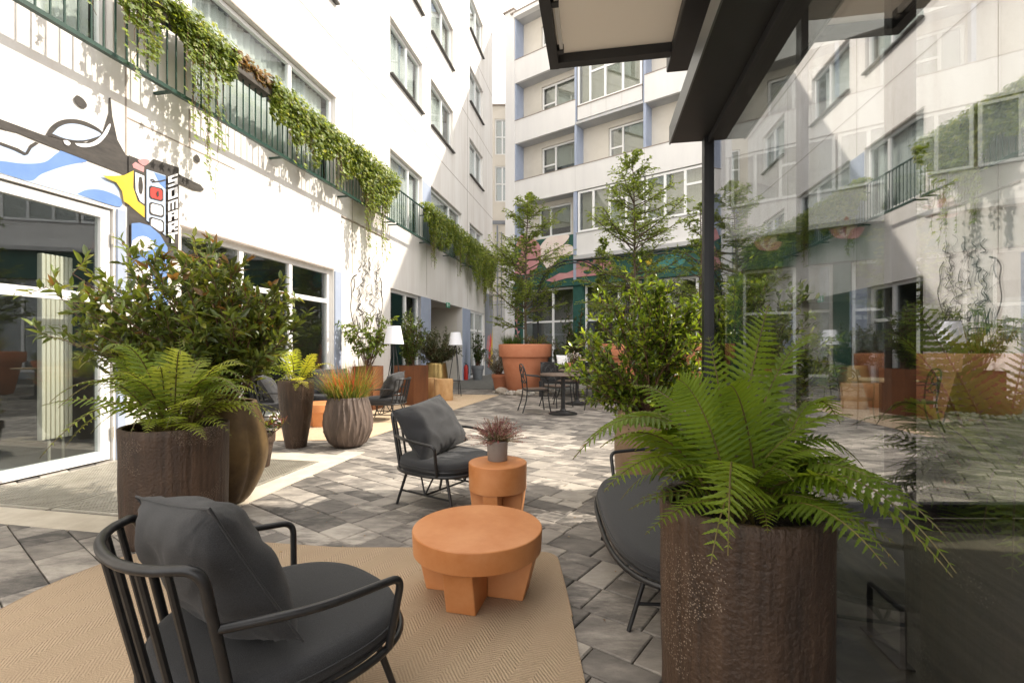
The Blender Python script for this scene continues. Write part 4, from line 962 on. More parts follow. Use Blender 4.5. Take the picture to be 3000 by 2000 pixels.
# ================================================================== TABLES
def block_table(name, label, loc, rz, Rt, H, th, leg_w, leg_r0, leg_r1):
    e = empty(name, loc, rz, label, 'table'); b = MB(); c = .012
    b.lathe([(0.001, H-th), (Rt*.985-.004, H-th), (Rt*.985, H-th+.004), (Rt, H-.011), (Rt-.0012, H-.005), (Rt-.005, H-.0012), (Rt-.011, H), (0.001, H)], 96); b.build('tabletop', M_orange, e, angle=22)
    for k in range(4):
        a = k*math.pi/2; q = MB(); w2 = leg_w/2
        hz = H-th
        vs = [(.0 if k % 2 else 0, -w2, 0), (leg_r0, -w2, 0), (leg_r0, w2, 0), (0, w2, 0), (0, -w2, hz), (leg_r1, -w2, hz), (leg_r1, w2, hz), (0, w2, hz)]
        if True:
            vs = [(w2 if k % 2 else 0 if False else (w2 if k else w2), y, z) if x == 0 else (x, y, z) for x, y, z in vs]
        q.add(vs, [(0, 3, 2, 1), (4, 5, 6, 7), (0, 1, 5, 4), (1, 2, 6, 5), (2, 3, 7, 6), (3, 0, 4, 7)])
        # round the outer edges slightly
        q.v = [(x*math.cos(a)-y*math.sin(a), x*math.sin(a)+y*math.cos(a), z) for x, y, z in q.v]
        o = q.build('leg', M_orange, e, smooth=False)
        md = o.modifiers.new('b', 'BEVEL'); md.width = .006; md.segments = 2
    q = MB(); w2 = leg_w/2-.001; q.box(-w2, w2, -w2, w2, .001, H-th-.001); q.build('core', M_orange, e, smooth=False)
    return e
block_table('coffee_table', 'low round orange coffee table with cross-shaped base on the jute rug', (-.198, 2.76, .014), R(-104), .372, .36, .125, .165, .285, .345)
block_table('side_table', 'tall narrow orange side table carrying the heather pot', (-.118, 3.95, 0), R(-104), .24, .46, .22, .12, .20, .225)
b_ = block_table('coffee_table', 'low square-edged orange table behind the tall tapered planter', (-3.42, 8.6, .01), R(10), .36, .40, .14, .2, .26, .32)
# heather pot
hp = Vector((-.122, 4.0, .46)); pot_obj('flower_pot', 'small grey ceramic pot on the tall side table', [(.076, 0), (.082, .004), (.088, .155), (.089, .16)], M_gpot, hp, n=40, thick=.007, soil_z=.145)

# ================================================================== ARMCHAIRS
def cushion_mesh(a, bq, h, nu=40, seed=0, pw=4.0, amp=.006, corner=.0):
    """pillow: square superellipse outline, puffed, pinched corners; local x,y plane, z thickness"""
    mb = MB(); n = nu; vs = []; idx = {}
    for s_ in (1, -1):
        for i in range(n+1):
            for j in range(n+1):
                x = -1+2*i/n; y = -1+2*j/n
                px = x*(1-.055*(1-y*y)*abs(x)**3); py = y*(1-.055*(1-x*x)*abs(y)**3)
                t = max(0, (1-abs(x)**2.6))*max(0, (1-abs(y)**2.6)); z = h*(t**.5)
                q = Vector((px*a, py*bq, 0))
                ed = max(abs(x), abs(y))
                wr = noise.noise(Vector((x*2.2+seed, y*2.2, s_*3)))*amp*3.4
                # radial creases running from the corners
                cd = min(math.hypot(abs(x)-1, abs(y)-1), 1.0); ca = math.atan2(1-abs(y), 1.0001-abs(x))
                cr = -abs(math.sin(ca*7+3*noise.noise(Vector((x*1.5+seed, y*1.5, s_)))))**.5*amp*3.2*math.exp(-(cd/.42)**2)+.5*amp*math.sin(x*11+6*noise.noise(Vector((x*2.5, y*2.5, seed))))*(1-ed**4)
                zz = s_*(z+(wr+cr)*(1 if t > 0.001 else 0))
                vs.append((q.x, q.y, zz)); idx[(s_, i, j)] = len(vs)-1
    fs = []
    for s_ in (1, -1):
        for i in range(n):
            for j in range(n):
                q = (idx[(s_, i, j)], idx[(s_, i+1, j)], idx[(s_, i+1, j+1)], idx[(s_, i, j+1)])
                fs.append(q if s_ > 0 else q[::-1])
    mb.add(vs, fs); return mb
def armchair(label, loc, rz, width=.80, depth=.78, pillow=True, prot=(0, 0, 0), ploc=None, group='charcoal lounge armchairs', name='armchair', legs2=False, psz=.31, seat_h=.44, rail=.80):
    e = empty(name, loc, rz, label, 'sofa' if name == 'sofa' else 'armchair', group)
    hw = width/2; fx = depth*.5; ring = []
    # seat ring: D-like superellipse
    def se(t, a, b_, p=2.6):
        c, s_ = math.cos(t), math.sin(t)
        return (a*math.copysign(abs(c)**(2/p), c), b_*math.copysign(abs(s_)**(2/p), s_))
    zr = seat_h-.11
    pw = 2.6 if name != 'sofa' else 3.2
    pts = [Vector((*se(2*math.pi*k/64, fx, hw*.94, pw), zr)) for k in range(64)]
    b = MB(); b.tube(pts, .014, 10, closed=True); pts2 = [Vector((p.x*.97, p.y*.97, zr+.035)) for p in pts]; b.tube(pts2, .009, 8, closed=True)
    b.build('seat_ring', M_metal, e)
    # seat cushion
    b = MB(); prof = []
    for i in range(13):
        t = -math.pi/2+math.pi*i/12; prof.append((math.cos(t), math.sin(t)))
    vs = []; n = 72; h2 = .058
    for (c, s_) in prof:
        for k in range(n):
            x, y = se(2*math.pi*k/n, 1, 1, pw); inset = .045*(1-abs(c)**.6) if c < .999 else 0
            vs.append((x*(fx*.97-inset*1.2), y*(hw*.93-inset*1.2), seat_h-h2+s_*h2+.0))
    fs = [(i*n+k, i*n+(k+1) % n, (i+1)*n+(k+1) % n, (i+1)*n+k) for i in range(12) for k in range(n)]
    b.add(vs, fs)
    rings = [1.0, .75, .5, .25]; base = 12*n; last = None
    top = []
    for q, f_ in enumerate(rings[1:]):
        for k in range(n):
            x, y = se(2*math.pi*k/n, 1, 1, pw); fz = .006*(1-f_)+.004*noise.noise(Vector((x*f_*3, y*f_*3, loc[0])))
            top.append((x*(fx*.97-.054)*f_, y*(hw*.93-.054)*f_, seat_h+fz))
    o0 = len(b.v); b.v.extend(top); 
    prev = base
    for q in range(3):
        cur = o0+q*n
        for k in range(n): b.f.append((prev+k, prev+(k+1) % n, cur+(k+1) % n, cur+k)); b.m.append(0)
        prev = cur
    b.f.append(tuple(prev+k for k in range(n))); b.m.append(0)
    so = b.build('seat_cushion', M_fabric, e, angle=70)
    # piping seam
    sm = MB(); sm.tube([Vector((*[se(2*math.pi*k/64, fx*.97+.001, hw*.93+.001, pw)[i] for i in (0, 1)], seat_h-.045)) for k in range(64)], .0035, 6, closed=True); sm.build('piping', M_fabric, so)
    # back rail
    TA = 52 if name != 'sofa' else 60
    rp = []; bp = []
    for k in range(25):
        t = math.pi+R(-TA)+R(2*TA)*k/24
        x, y = se(t, fx, hw*.94, 2.3 if name != 'sofa' else 3.0)
        bp.append(Vector((x, y, zr))); rp.append(Vector((x*1.06-.075, y*1.05, rail)))
    full = [bp[0]]+[rp[0]*.5+bp[0]*.5]+rp+[rp[-1]*.5+bp[-1]*.5]+[bp[-1]]
    pth = fillet([bp[0], rp[0], rp[4]], .11, 8)[:-1]+rp[4:-4]+fillet([rp[-5], rp[-1], bp[-1]], .11, 8)[1:]
    b = MB(); b.tube(pth, .015, 12); b.build('back_rail', M_metal, e)
    ns = 7 if name != 'sofa' else 13
    for i in range(1, ns+1):
        f_ = i/(ns+1)*24; k = int(f_); t = f_-k
        A = bp[k].lerp(bp[min(24, k+1)], t); B = rp[k].lerp(rp[min(24, k+1)], t)
        b = MB(); b.tube([A, B], .0105, 8); b.build('slat', M_metal, e)
    # arms
    for sgn, Bp, Rp in ((-1, bp[-1], rp[-1]), (1, bp[0], rp[0])):
        if Rp.y*sgn < 0: pass
    for i_ in (0, -1):
        A = bp[i_].lerp(rp[i_], .62); sg_ = 1 if A.y > 0 else -1
        xf = fx*.46; yo = hw*1.0*sg_
        fr_pt = Vector((xf+.05, yo, A.z-.03))
        q = spline([A, Vector(((A.x+xf)*.5, sg_*(hw*1.03), A.z-.005)), fr_pt], 6)
        q = fillet([q[0]]+q[1:-1]+[fr_pt, Vector((xf+.03, sg_*hw*.90, zr+.005))], .07, 6) if False else q[:-2]+fillet([q[-3], fr_pt, Vector((xf+.03, sg_*hw*.88, zr+.005))], .09, 7)[1:]
        b = MB(); b.tube(q, .0135, 12); b.build('arm', M_metal, e)
    # legs and stretchers
    lx = fx*.62; ly_ = hw*.62; fl_ = [(sx*(lx+.09), sy*(ly_+.03)) for sx in (-1, 1) for sy in (-1, 1)]
    for sx in (-1, 1):
        for sy in (-1, 1):
            b = MB(); b.tube([(sx*lx*.92, sy*ly_, zr-.005), (sx*(lx+.085), sy*(ly_+.035), .0)], [.0135, .0115], 10); b.build('leg', M_metal, e)
    zs = .13; f_ = 1-zs/zr
    xs = lx*.92+(lx*.08+.085)*f_; ys = ly_+.035*f_
    b = MB()
    for sy in (-1, 1): b.tube([(-xs, sy*ys, zs), (xs, sy*ys, zs)], .009, 8)
    b.tube([(0, -ys, zs), (0, ys, zs)], .009, 8)
    for sy in (-1, 1):
        for sx in (-1, 1): b.tube([(0, sy*ys, zs), (sx*.09, sy*ly_*.95, zr-.01)], .008, 8)
    b.build('stretcher', M_metal, e)
    if pillow:
        pa, pb = psz*1.13, psz*.86; c_ = cushion_mesh(pa, pb, .125, seed=loc[0]*3)
        po = c_.build('back_pillow', M_fabric, e, angle=70)
        pp_ = MB(); pp_.tube([Vector((pa*(x*(1-.055*(1-y*y)*abs(x)**3)), pb*(y*(1-.055*(1-x*x)*abs(y)**3)), 0)) for x, y in [(-1+k/10, -1) for k in range(20)]+[(1, -1+k/10) for k in range(20)]+[(1-k/10, 1) for k in range(20)]+[(-1, 1-k/10) for k in range(20)]], .0045, 6, closed=True); pp_.build('piping', M_fabric, po)
        po.location = ploc or (-fx*.40, 0, seat_h+psz*.80); po.rotation_euler = (R(90)+prot[0], R(prot[1]), R(90)+prot[2])
        po.rotation_euler = (R(60)+R(prot[0]), R(prot[1]), R(90)+R(prot[2]))
        tg = MB(); tg.box(-psz*.55, -psz*.45, -pb-.03, -pb+.01, -.001, .001); tg.build('care_tag', M_dark, po, smooth=False)
    return e
armchair('big charcoal lounge armchair in the left foreground, seen from behind', (-.84, 1.74, .014), R(50), width=.80, depth=.80, prot=(3, 8, 2), psz=.30, ploc=(-.21, .04, .665))
armchair('charcoal lounge armchair standing alone on the paving in mid courtyard', (-.60, 4.34, 0), R(-34), width=.80, depth=.80, prot=(-4, -7, 6), psz=.31, ploc=(-.17, .0, .67))
armchair('charcoal armchair facing left in front of the rusty planter box', (-2.45, 9.2, .012), R(172), width=.76, depth=.78, prot=(0, 4, 0), psz=.30)
armchair('charcoal armchair at the far left of the rear group, behind the tall tapered planter', (-4.15, 8.5, .012), R(20), width=.80, depth=.78, psz=.30)
armchair('charcoal armchair hidden behind the ribbed planter', (-3.75, 9.9, .012), R(-60), width=.80, depth=.78, psz=.32)
armchair('charcoal two-seat lounge sofa behind the right foreground planter', (.96, 2.9, 0), R(176), width=1.7, depth=.84, pillow=False, group=None, name='sofa', seat_h=.43, rail=.78)
for lab, l_ in (('dark back cushion on the sofa, near the planter', (1.2, 2.6, .66)), ('dark back cushion at the far end of the sofa', (1.28, 3.5, .66))):
    e = empty('sofa_pillow', l_, R(176), lab, 'cushion'); c_ = cushion_mesh(.3, .25, .1, seed=2).build('pillow', M_fabric, e, angle=70); c_.rotation_euler = (R(70), 0, R(90))

# ================================================================== FLOOR LAMPS
def lamp(label, loc, rz):
    e = empty('floor_lamp', loc, rz, label, 'lamp', 'tripod floor lamps'); b = MB()
    b.lathe([(.205, 1.46), (.135, 1.84)], 48); b.lathe([(.202, 1.46), (.132, 1.84)], 48); b.build('lamp_shade', M_shade, e)
    b = MB()
    for z, rr in ((1.46, .204), (1.84, .134)): b.tube([(rr*math.cos(k*.1309), rr*math.sin(k*.1309), z) for k in range(48)], .004, 6, closed=True)
    for k in range(3): a = k*2.094; b.tube([(0, 0, 1.80), (.133*math.cos(a), .133*math.sin(a), 1.835)], .003, 6)
    b.tube([(0, 0, 1.38), (0, 0, 1.8)], .012, 8); b.build('stem', M_metal, e)
    for k in range(3):
        a = k*2.094+.3; b = MB(); b.tube([(.03*math.cos(a), .03*math.sin(a), 1.42), (.26*math.cos(a), .26*math.sin(a), 0)], .010, 8); b.build('leg', M_metal, e)
    b = MB(); q = [(.19*math.cos(k*2.094+.3), .19*math.sin(k*2.094+.3), .42) for k in range(3)]
    b.lathe([(0.001, .425), (.165, .425), (.17, .432), (.165, .44), (0.001, .44)], 32); b.build('shelf_ring', M_metal, e)
    return e
lamp('tripod floor lamp with white shade behind the rear armchair, nearer one', (-2.46, 9.95, .012), .4)
lamp('tripod floor lamp with white shade beside the log table, farther one', (-1.64, 13.9, .012), 1.0)

# ================================================================== LOG TABLES
def log(label, loc, w_, h_, rz, seed):
    e = empty('log_stool', loc, rz, label, 'stool', 'rough log blocks'); b = MB(); n = 40
    r_ = random.Random(seed)
    def fn(r, z, a):
        sq = 1/max(abs(math.cos(a)), abs(math.sin(a)))
        return r*min(1.22, sq)*(1+.10*noise.noise(Vector((math.cos(a)*2.5+seed, math.sin(a)*2.5, z*2.5)))+.03*noise.noise(Vector((math.cos(a)*9, math.sin(a)*9, z*14+seed))))
    b.lathe([(w_*.94, 0)]+[(w_, h_*k/10) for k in range(1, 10)]+[(w_*.97, h_), (.001, h_+.003)], n, fn=fn); b.build('block', M_log, e, angle=50)
log('squared golden log block next to the farther floor lamp', (-1.82, 12.7, .01), .24, .56, .2, 1)
log('pale log block partly behind the squared golden one', (-2.3, 13.2, .01), .22, .55, .6, 5)

# ================================================================== BISTRO SET
def bistro_chair(label, loc, rz, src=None):
    if src:
        e = copy_tree(src); e.location = loc; e.rotation_euler = (0, 0, rz); e['label'] = label; return e
    e = empty('bistro_chair', loc, rz, label, 'chair', 'black iron bistro chairs')
    sh = .51
    b = MB(); b.prism([(p.x, p.y) for p in fillet([Vector((-.22, -.2, 0)), Vector((.24, -.24, 0)), Vector((.24, .24, 0)), Vector((-.22, .2, 0)), Vector((-.22, -.2, 0))], .06, 4)][:-1], sh-.03, sh); b.build('seat', M_tabletop, e, smooth=False)
    b = MB(); b.tube([(-.23, -.22, sh-.035), (.25, -.25, sh-.035), (.25, .25, sh-.035), (-.23, .22, sh-.035)], .014, 8, closed=True); b.build('seat_frame', M_metal, e)
    for sy in (-1, 1):
        b = MB(); b.tube(spline([(.23, sy*.24, sh-.03), (.25, sy*.25, .25), (.29, sy*.27, 0)], 5), .014, 8); b.build('leg', M_metal, e)
        b = MB(); b.tube(spline([(-.22, sy*.21, sh-.03), (-.25, sy*.22, .25), (-.33, sy*.24, 0)], 5), .014, 8); b.build('leg', M_metal, e)
        b = MB(); b.tube(spline([(-.25, sy*.22, sh+.30), (-.02, sy*.27, sh+.27), (.16, sy*.28, sh+.25), (.23, sy*.265, sh+.15), (.23, sy*.25, sh-.02)], 6), .012, 8); b.build('arm', M_metal, e)
    b = MB(); b.tube(spline([(-.22, -.21, sh-.03), (-.25, -.23, sh+.25), (-.29, -.21, sh+.44), (-.31, -.1, sh+.52), (-.31, .1, sh+.52), (-.29, .21, sh+.44), (-.25, .23, sh+.25), (-.22, .21, sh-.03)], 7), .014, 10); b.build('back_frame', M_metal, e)
    b = MB()
    for s_ in (-1, 1):
        b.tube(spline([(-.255, s_*.22, sh+.14), (-.275, s_*.06, sh+.24), (-.29, -s_*.12, sh+.33), (-.295, -s_*.19, sh+.40), (-.305, -s_*.08, sh+.47), (-.295, s_*.08, sh+.36), (-.265, s_*.1, sh+.20), (-.25, -s_*.05, sh+.12), (-.24, -s_*.19, sh+.16)], 6), .010, 8)
    b.build('scroll_back', M_metal, e)
    return e
c0 = bistro_chair('black scroll-back bistro chair in front, left of the round pedestal table', (.50, 10.5, 0), R(12))
bistro_chair('black scroll-back bistro chair behind the nearer table, seat facing it', (1.05, 11.35, 0), R(-50), c0)
bistro_chair('black bistro chair right of the nearer table, mostly behind the yellow-green shrub', (1.95, 10.9, 0), R(170), c0)
bistro_chair('black bistro chair at the farther table beside the giant pot', (1.5, 13.1, 0), R(-20), c0)
bistro_chair('black bistro chair seen through the pavilion glass', (6.1, 8.6, 0), R(30), c0)
bistro_chair('black bistro chair seen through the pavilion glass near the giant pots', (6.9, 8.2, 0), R(160), c0)
def bistro_table(label, loc, rad, h_, top, base=.30):
    e = empty('pedestal_table', loc, 0, label, 'table', 'pedestal tables'); b = MB()
    b.lathe([(0.001, h_-.035), (rad-.01, h_-.035), (rad, h_-.028), (rad, h_-.006), (rad-.006, h_), (0.001, h_)], 56); b.build('tabletop', top, e, angle=50)
    b = MB(); b.lathe([(.05, .05), (.045, .2), (.045, h_-.08), (.12, h_-.036)], 24); b.build('column', M_metal, e)
    b = MB(); b.lathe([(0.001, 0.0), (base, .0), (base, .015), (base*.92, .03), (base*.55, .04), (base*.5, .06), (.07, .075), (.05, .11)], 40); b.build('base', M_metal, e)
    return e
bistro_table('round dark pedestal table beside the scroll-back chairs', (1.08, 10.1, 0), .49, .85, M_tabletop)
bistro_table('second dark pedestal table behind the first, under a small herb pot', (1.62, 11.9, 0), .46, .85, M_tabletop)
bistro_table('high light-wood pedestal table with herb pot in front of the terracotta row', (2.25, 13.1, 0), .42, 1.08, M_lightwood)
bistro_table('light round table seen through the pavilion glass', (6.5, 8.4, 0), .5, .85, M_lightwood)
bistro_table('light round table seen through the pavilion glass near its partition', (5.2, 9.6, 0), .5, .85, M_lightwood)
flower_pot('herb_pot', 'small terracotta herb pot on the second dark table', Vector((1.42, 11.85, .85)), .095, .17, M_terra, 'small herb pots')
flower_pot('herb_pot', 'small terracotta herb pot on the high light-wood table', Vector((2.12, 12.95, 1.08)), .12, .18, M_terra, 'small herb pots')
flower_pot('herb_pot', 'small terracotta pot on a table seen through the pavilion glass', Vector((5.2, 9.6, .85)), .12, .18, M_terra, 'small herb pots')
e = empty('pillow', (1.42, 13.2, 1.05), .3, 'white cushion leaning behind the herb pots by the terracotta row', 'cushion'); cushion_mesh(.2, .15, .06, nu=16).build('cover', M_mwhite, e, angle=70).rotation_euler = (R(75), 0, 0)
e = empty('bench', (1.7, 13.75, 0), R(-8), 'dark planter bench carrying white cushion and flowers beside the giant pot', 'bench'); b = MB(); b.box(-.9, 1.0, -.25, .25, .38, .44); b.box(-.9, -.8, -.25, .25, 0, .38); b.box(.9, 1.0, -.25, .25, 0, .38); b.box(-.9, 1.0, .2, .25, .44, .98); b.build('frame', M_metal, e, smooth=False)
# extinguisher
fe = empty('fire_extinguisher', (-1.98, 20.6, .012), 0, 'red fire extinguisher at the foot of the blue pilaster', 'fire extinguisher')
b = MB(); b.lathe([(0.001, 0), (.085, .0), (.09, .02), (.09, .52), (.07, .60), (.03, .64), (0.001, .65)], 24); b.build('cylinder', M_red, fe)
b = MB(); b.box(-.03, .03, -.015, .015, .64, .70); b.tube([(.02, 0, .69), (-.1, 0, .73)], .009, 6); b.tube(spline([(.03, 0, .68), (.11, 0, .55), (.1, -.05, .25)], 5), .011, 6); b.build('valve', M_metal, fe)

# ================================================================== PLANTS
def PT(px, py, Y): return Vector(((px-HX)*Y/F, Y, CH-(py-HY)*Y/F))
def pinna(mb, p, d, nr, Ln, W, mi, m=7, droop=.15, seed=0):
    sd = d.cross(nr); 
    if sd.length < 1e-5: return
    sd.normalize(); nr = sd.cross(d).normalized(); vs = []; fs = []
    for k in range(m+1):
        s_ = k/m; c = p+d*(Ln*s_)-nr*(droop*Ln*s_*s_)
        wd = W*.5*((1-s_)**.55)*(1 if s_ < .999 else 0)*(.65+.35*min(1, s_*8))
        wd2 = wd*(1.0 if k % 2 else .62)
        adv = d*(W*.18 if k % 2 else 0)
        vs += [c, c+sd*wd2+adv+nr*(.10*W), c-sd*wd2+adv+nr*(.10*W)]
    for k in range(m):
        a = 3*k; b = a+3
        fs += [(a, a+1, b+1, b), (a, b, b+2, a+2)]
    mb.add(vs, fs, mi)
def frond(mb, st, base, tip, arch, W, n, r, mi=0, start=.22, m=7, side=None, tipmi=None, pw=None, twist=0.0):
    base = Vector(base); tip = Vector(tip); ch = tip-base
    c1 = base+ch*.18+Vector((0, 0, arch*1.0)); c2 = base+ch*.65+Vector((0, 0, arch*.95))
    def B(t): return base*(1-t)**3+c1*(3*t*(1-t)**2)+c2*(3*t*t*(1-t))+tip*t**3
    pts = [B(k/24) for k in range(25)]
    ln = sum((pts[i+1]-pts[i]).length for i in range(24))
    st.tube(pts, [.0042*(1-.75*k/24)*(ln/.6+.3) for k in range(25)], 5, caps=False)
    h = Vector((ch.x, ch.y, 0)); h = h.normalized() if h.length > .02 else Vector((0, 1, 0))
    sdir = side or Vector((-h.y, h.x, 0)).normalized()
    if twist: sdir = (Matrix.Rotation(twist, 3, h) @ sdir)
    for k in range(n):
        t = start+(1-start)*((k+.3)/n); p = B(t); T = (B(min(1, t+.02))-B(t-.02)).normalized()
        s_ = (sdir-T*sdir.dot(T)).normalized(); nr = s_.cross(T)
        if nr.z < -.2: nr = -nr
        u = (k+.3)/n
        prof = (min(1, .5+u*2.2))*(1-u)**.75+.03
        pl_ = W*prof*r.uniform(.88, 1.08)
        sp = ln*(1-start)/n
        pwk = min(pw or sp*1.3, max(.004, pl_*.30))
        for sg_ in (-1, 1):
            d = (s_*sg_*r.uniform(.92, 1)+T*(.25+.35*u)+nr*r.uniform(-.06, .14)+Vector((0, 0, -.10))).normalized()
            q = mi if not (tipmi is not None and u > .9 and r.random() < .2) else tipmi
            pinna(mb, p, d, nr, pl_, pwk, q, m, droop=r.uniform(.04, .2))
def fern(name, label, base, rad, fr_list, mats, seed, n_rand, Lr, W, npin, rim, cat='fern', m=7, elev=(.15, 1.2), tipmi=None):
    e = empty(name, base, 0, label, cat, 'ferns in the tall planters'); r = random.Random(seed); mb = MB(); st = MB(); base = Vector(base)
    for (tip, arch, w_, n_, sd) in fr_list:
        a = r.uniform(0, 6.28); b0 = Vector((rad*.3*math.cos(a), rad*.3*math.sin(a), 0)); tp = Vector(tip)-base
        b0 = b0+Vector((tp.x, tp.y, 0))*.12
        frond(mb, st, b0, tp, arch, w_*(1.22 if m == 9 else 1.0), n_+(4 if m == 9 else 0), r, r.choice((0, 0, 1)), m=m, side=sd, tipmi=tipmi)
    for i in range(n_rand):
        a = r.uniform(0, 6.283); L_ = r.uniform(*Lr); el = r.uniform(*elev)
        tp = Vector((math.cos(a)*math.cos(el), math.sin(a)*math.cos(el), math.sin(el)*.9))*L_+Vector((0, 0, -.06 if el < .4 else 0))
        if base.x > .5 and base.x < 1 and base.y < 2 and tp.x+base.x > .90+.177*(tp.y+base.y)-.03: tp.x = .90+.177*(tp.y+base.y)-.04-base.x
        b0 = Vector((rad*.5*r.random()*math.cos(a), rad*.5*r.random()*math.sin(a), 0))
        frond(mb, st, b0, tp, L_*r.uniform(.22, .55), W*r.uniform(.7, 1.05)*L_/Lr[1], int(npin*L_/Lr[1]), r, r.choice((0, 1, 2)), m=m, twist=r.uniform(-.5, .5))
    mb.build('fronds', mats, e, smooth=False); st.build('stalks', leafmat('fern_stalk', (.12, .10, .03), trans=.0), e)
    return e
FD = [leafmat('fern_deep', (.12, .195, .02), rough=.5, trans=.45), leafmat('fern_mid', (.16, .24, .025), rough=.5, trans=.45), leafmat('fern_dark', (.085, .14, .016), rough=.5, trans=.35), leafmat('fern_rust', (.22, .14, .03), trans=.4)]
FL = [leafmat('fernl_a', (.22, .29, .045), trans=.4), leafmat('fernl_b', (.28, .34, .07), trans=.4), leafmat('fernl_c', (.13, .20, .035), trans=.4), leafmat('fernl_d', (.26, .22, .05), trans=.4)]
FY = [leafmat('ferny_a', (.36, .42, .04), trans=.4), leafmat('ferny_b', (.46, .46, .06), trans=.4), leafmat('ferny_c', (.20, .30, .03), trans=.4)]
X1 = Vector((1, 0, 0))
heroR = [
 (PT(2252, 892, 1.86), .10, .155, 24, X1), (PT(2075, 985, 1.75), .10, .10, 18, X1), (PT(1985, 1110, 1.55), .16, .15, 22, Vector((.7, .0, .7)).normalized()),
 (PT(2385, 975, 1.75), .22, .12, 20, None), (PT(2330, 1240, 1.95), .25, .12, 20, None), (PT(1678, 1345, 1.62), .34, .15, 24, None), (PT(1800, 1240, 1.9), .26, .14, 22, None),
 (PT(1890, 1565, 1.36), .13, .085, 18, None), (PT(1770, 1440, 1.45), .22, .12, 20, None), (PT(2772, 1572, 1.20), .26, .11, 24, None), (PT(2632, 1655, 1.22), .19, .075, 24, None),
 (PT(2500, 1215, 1.56), .16, .12, 20, None), (PT(2480, 1350, 1.48), .18, .12, 20, None), (PT(2250, 1560, 1.33), .10, .07, 14, None), (PT(1850, 1130, 2.0), .2, .13, 20, X1), (PT(2130, 1130, 1.5), .2, .14, 22, Vector((.9, 0, .3)).normalized()),
 (PT(1720, 1290, 1.75), .28, .14, 20, None), (PT(2570, 1420, 1.38), .20, .12, 20, None)]
fern('fern', 'big dark green fern filling the right foreground planter, fronds fanning over its rim', (pR.x, pR.y, .80), .24, heroR, FD, 17, 36, (.30, .62), .17, 22, .3, m=9, tipmi=3, elev=(.12, .70))
heroL = [(PT(525, 990, 3.95), .10, .22, 18, X1), (PT(735, 1075, 3.9), .30, .20, 20, None), (PT(760, 1160, 3.8), .28, .18, 20, None), (PT(190, 1310, 3.5), .30, .10, 20, None), (PT(265, 1270, 3.35), .30, .17, 20, None),
 (PT(430, 1270, 3.2), .16, .13, 16, None), (PT(605, 1290, 3.2), .14, .13, 16, None), (PT(350, 1050, 3.9), .25, .18, 20, None), (PT(640, 1010, 4.1), .25, .18, 20, None), (PT(280, 1130, 3.7), .3, .17, 20, None), (PT(520, 1240, 3.15), .13, .12, 14, None)]
fern('fern', 'light green fern in the left rust-brown cylinder planter', (pL.x, pL.y, .75), .3, heroL, FL, 8, 64, (.45, .88), .19, 19, .3, m=6, elev=(0, 1.15))
fern('fern', 'bright yellow-green fern on top of the tall tapered planter', (pT.x, pT.y, .88), .18, [(PT(765, 1090, 6.6), .25, .13, 14, None), (PT(985, 1080, 6.7), .25, .13, 14, None), (PT(870, 1020, 6.9), .15, .16, 14, X1), (PT(925, 1040, 6.9), .15, .16, 14, X1), (PT(865, 1145, 6.4), .1, .1, 12, None), (PT(905, 1140, 6.4), .1, .1, 12, None)], FY, 4, 34, (.3, .62), .16, 13, .2, m=4)

def shrub(name, label, base, cen, rad, nst, leaf, mats, wts, seed, twigs=10, lt=9, cat='shrub', group=None, droop=0.0, hi=False, stem_r=.008, tw_len=.35, start=.25, spread=.12, out=.5, red=None):
    e = empty(name, base, 0, label, cat, group); r = random.Random(seed); mb = MB(); sb = MB(); base = Vector(base); cen = Vector(cen)-base
    def addleaf(p, dr, mi=None):
        d = (dr*out+rvec(r)*.75+Vector((0, 0, .25-droop))).normalized(); nr = (Vector((0, 0, 1))+rvec(r)*.7).normalized()
        L_ = leaf[0]*r.uniform(.65, 1.15)
        mb.leaf(p, d, nr, L_, leaf[1]*L_/leaf[0]*r.uniform(.85, 1.1), mi if mi is not None else r.choices(range(len(wts)), wts)[0], hi)
    for i in range(nst):
        v = rvec(r); v.z = v.z*.9+.15; q = r.uniform(.62, 1.0)
        end = cen+Vector((v.x*rad[0], v.y*rad[1], v.z*rad[2]))*q
        a = r.uniform(0, 6.28); b0 = Vector((spread*r.random()*math.cos(a), spread*r.random()*math.sin(a), 0))
        mid = b0.lerp(end, .5)+Vector((0, 0, .12*abs(end.z)))+rvec(r)*.05
        if end.z < .1: mid.z += .2
        pts = spline([b0, mid, end], 9); m = len(pts)
        sb.tube(pts, [stem_r*(1-.8*k/m) for k in range(m)], 5, caps=False)
        for k in range(twigs):
            t = start+(1-start)*((k+r.random())/twigs); f_ = t*(m-1); i0 = min(m-2, int(f_)); p = pts[i0].lerp(pts[i0+1], f_-i0); T = (pts[i0+1]-pts[i0]).normalized()
            d = (T*.8+rvec(r)*.9+Vector((0, 0, .2-droop))).normalized(); tl = tw_len*min(rad)*r.uniform(.4, 1.0)
            q0 = p; tip = p+d*tl+Vector((0, 0, -droop*tl*.5)); sb.tube([p, (p+tip)*.5+rvec(r)*.01, tip], [stem_r*.35, stem_r*.28, stem_r*.15], 4, caps=False)
            for j in range(lt):
                s_ = (j+.5)/lt; addleaf(p.lerp(tip, s_), d)
            if red is not None and (tip.z > cen.z+rad[2]*.25 or r.random() < .15) and r.random() < .16:
                for j in range(3): addleaf(tip, (d+Vector((0, 0, .6))).normalized(), red)
    mb.build('foliage', mats, e, smooth=False); sb.build('stems', M_twig, e)
    return e
PH = [leafmat('photinia_a', (.085, .125, .03), rough=.33, trans=.38), leafmat('photinia_b', (.13, .18, .038), rough=.33, trans=.35), leafmat('photinia_c', (.058, .082, .028), rough=.3, trans=.25), leafmat('photinia_d', (.17, .19, .04), rough=.35), leafmat('photinia_red', (.17, .10, .04), rough=.35)]
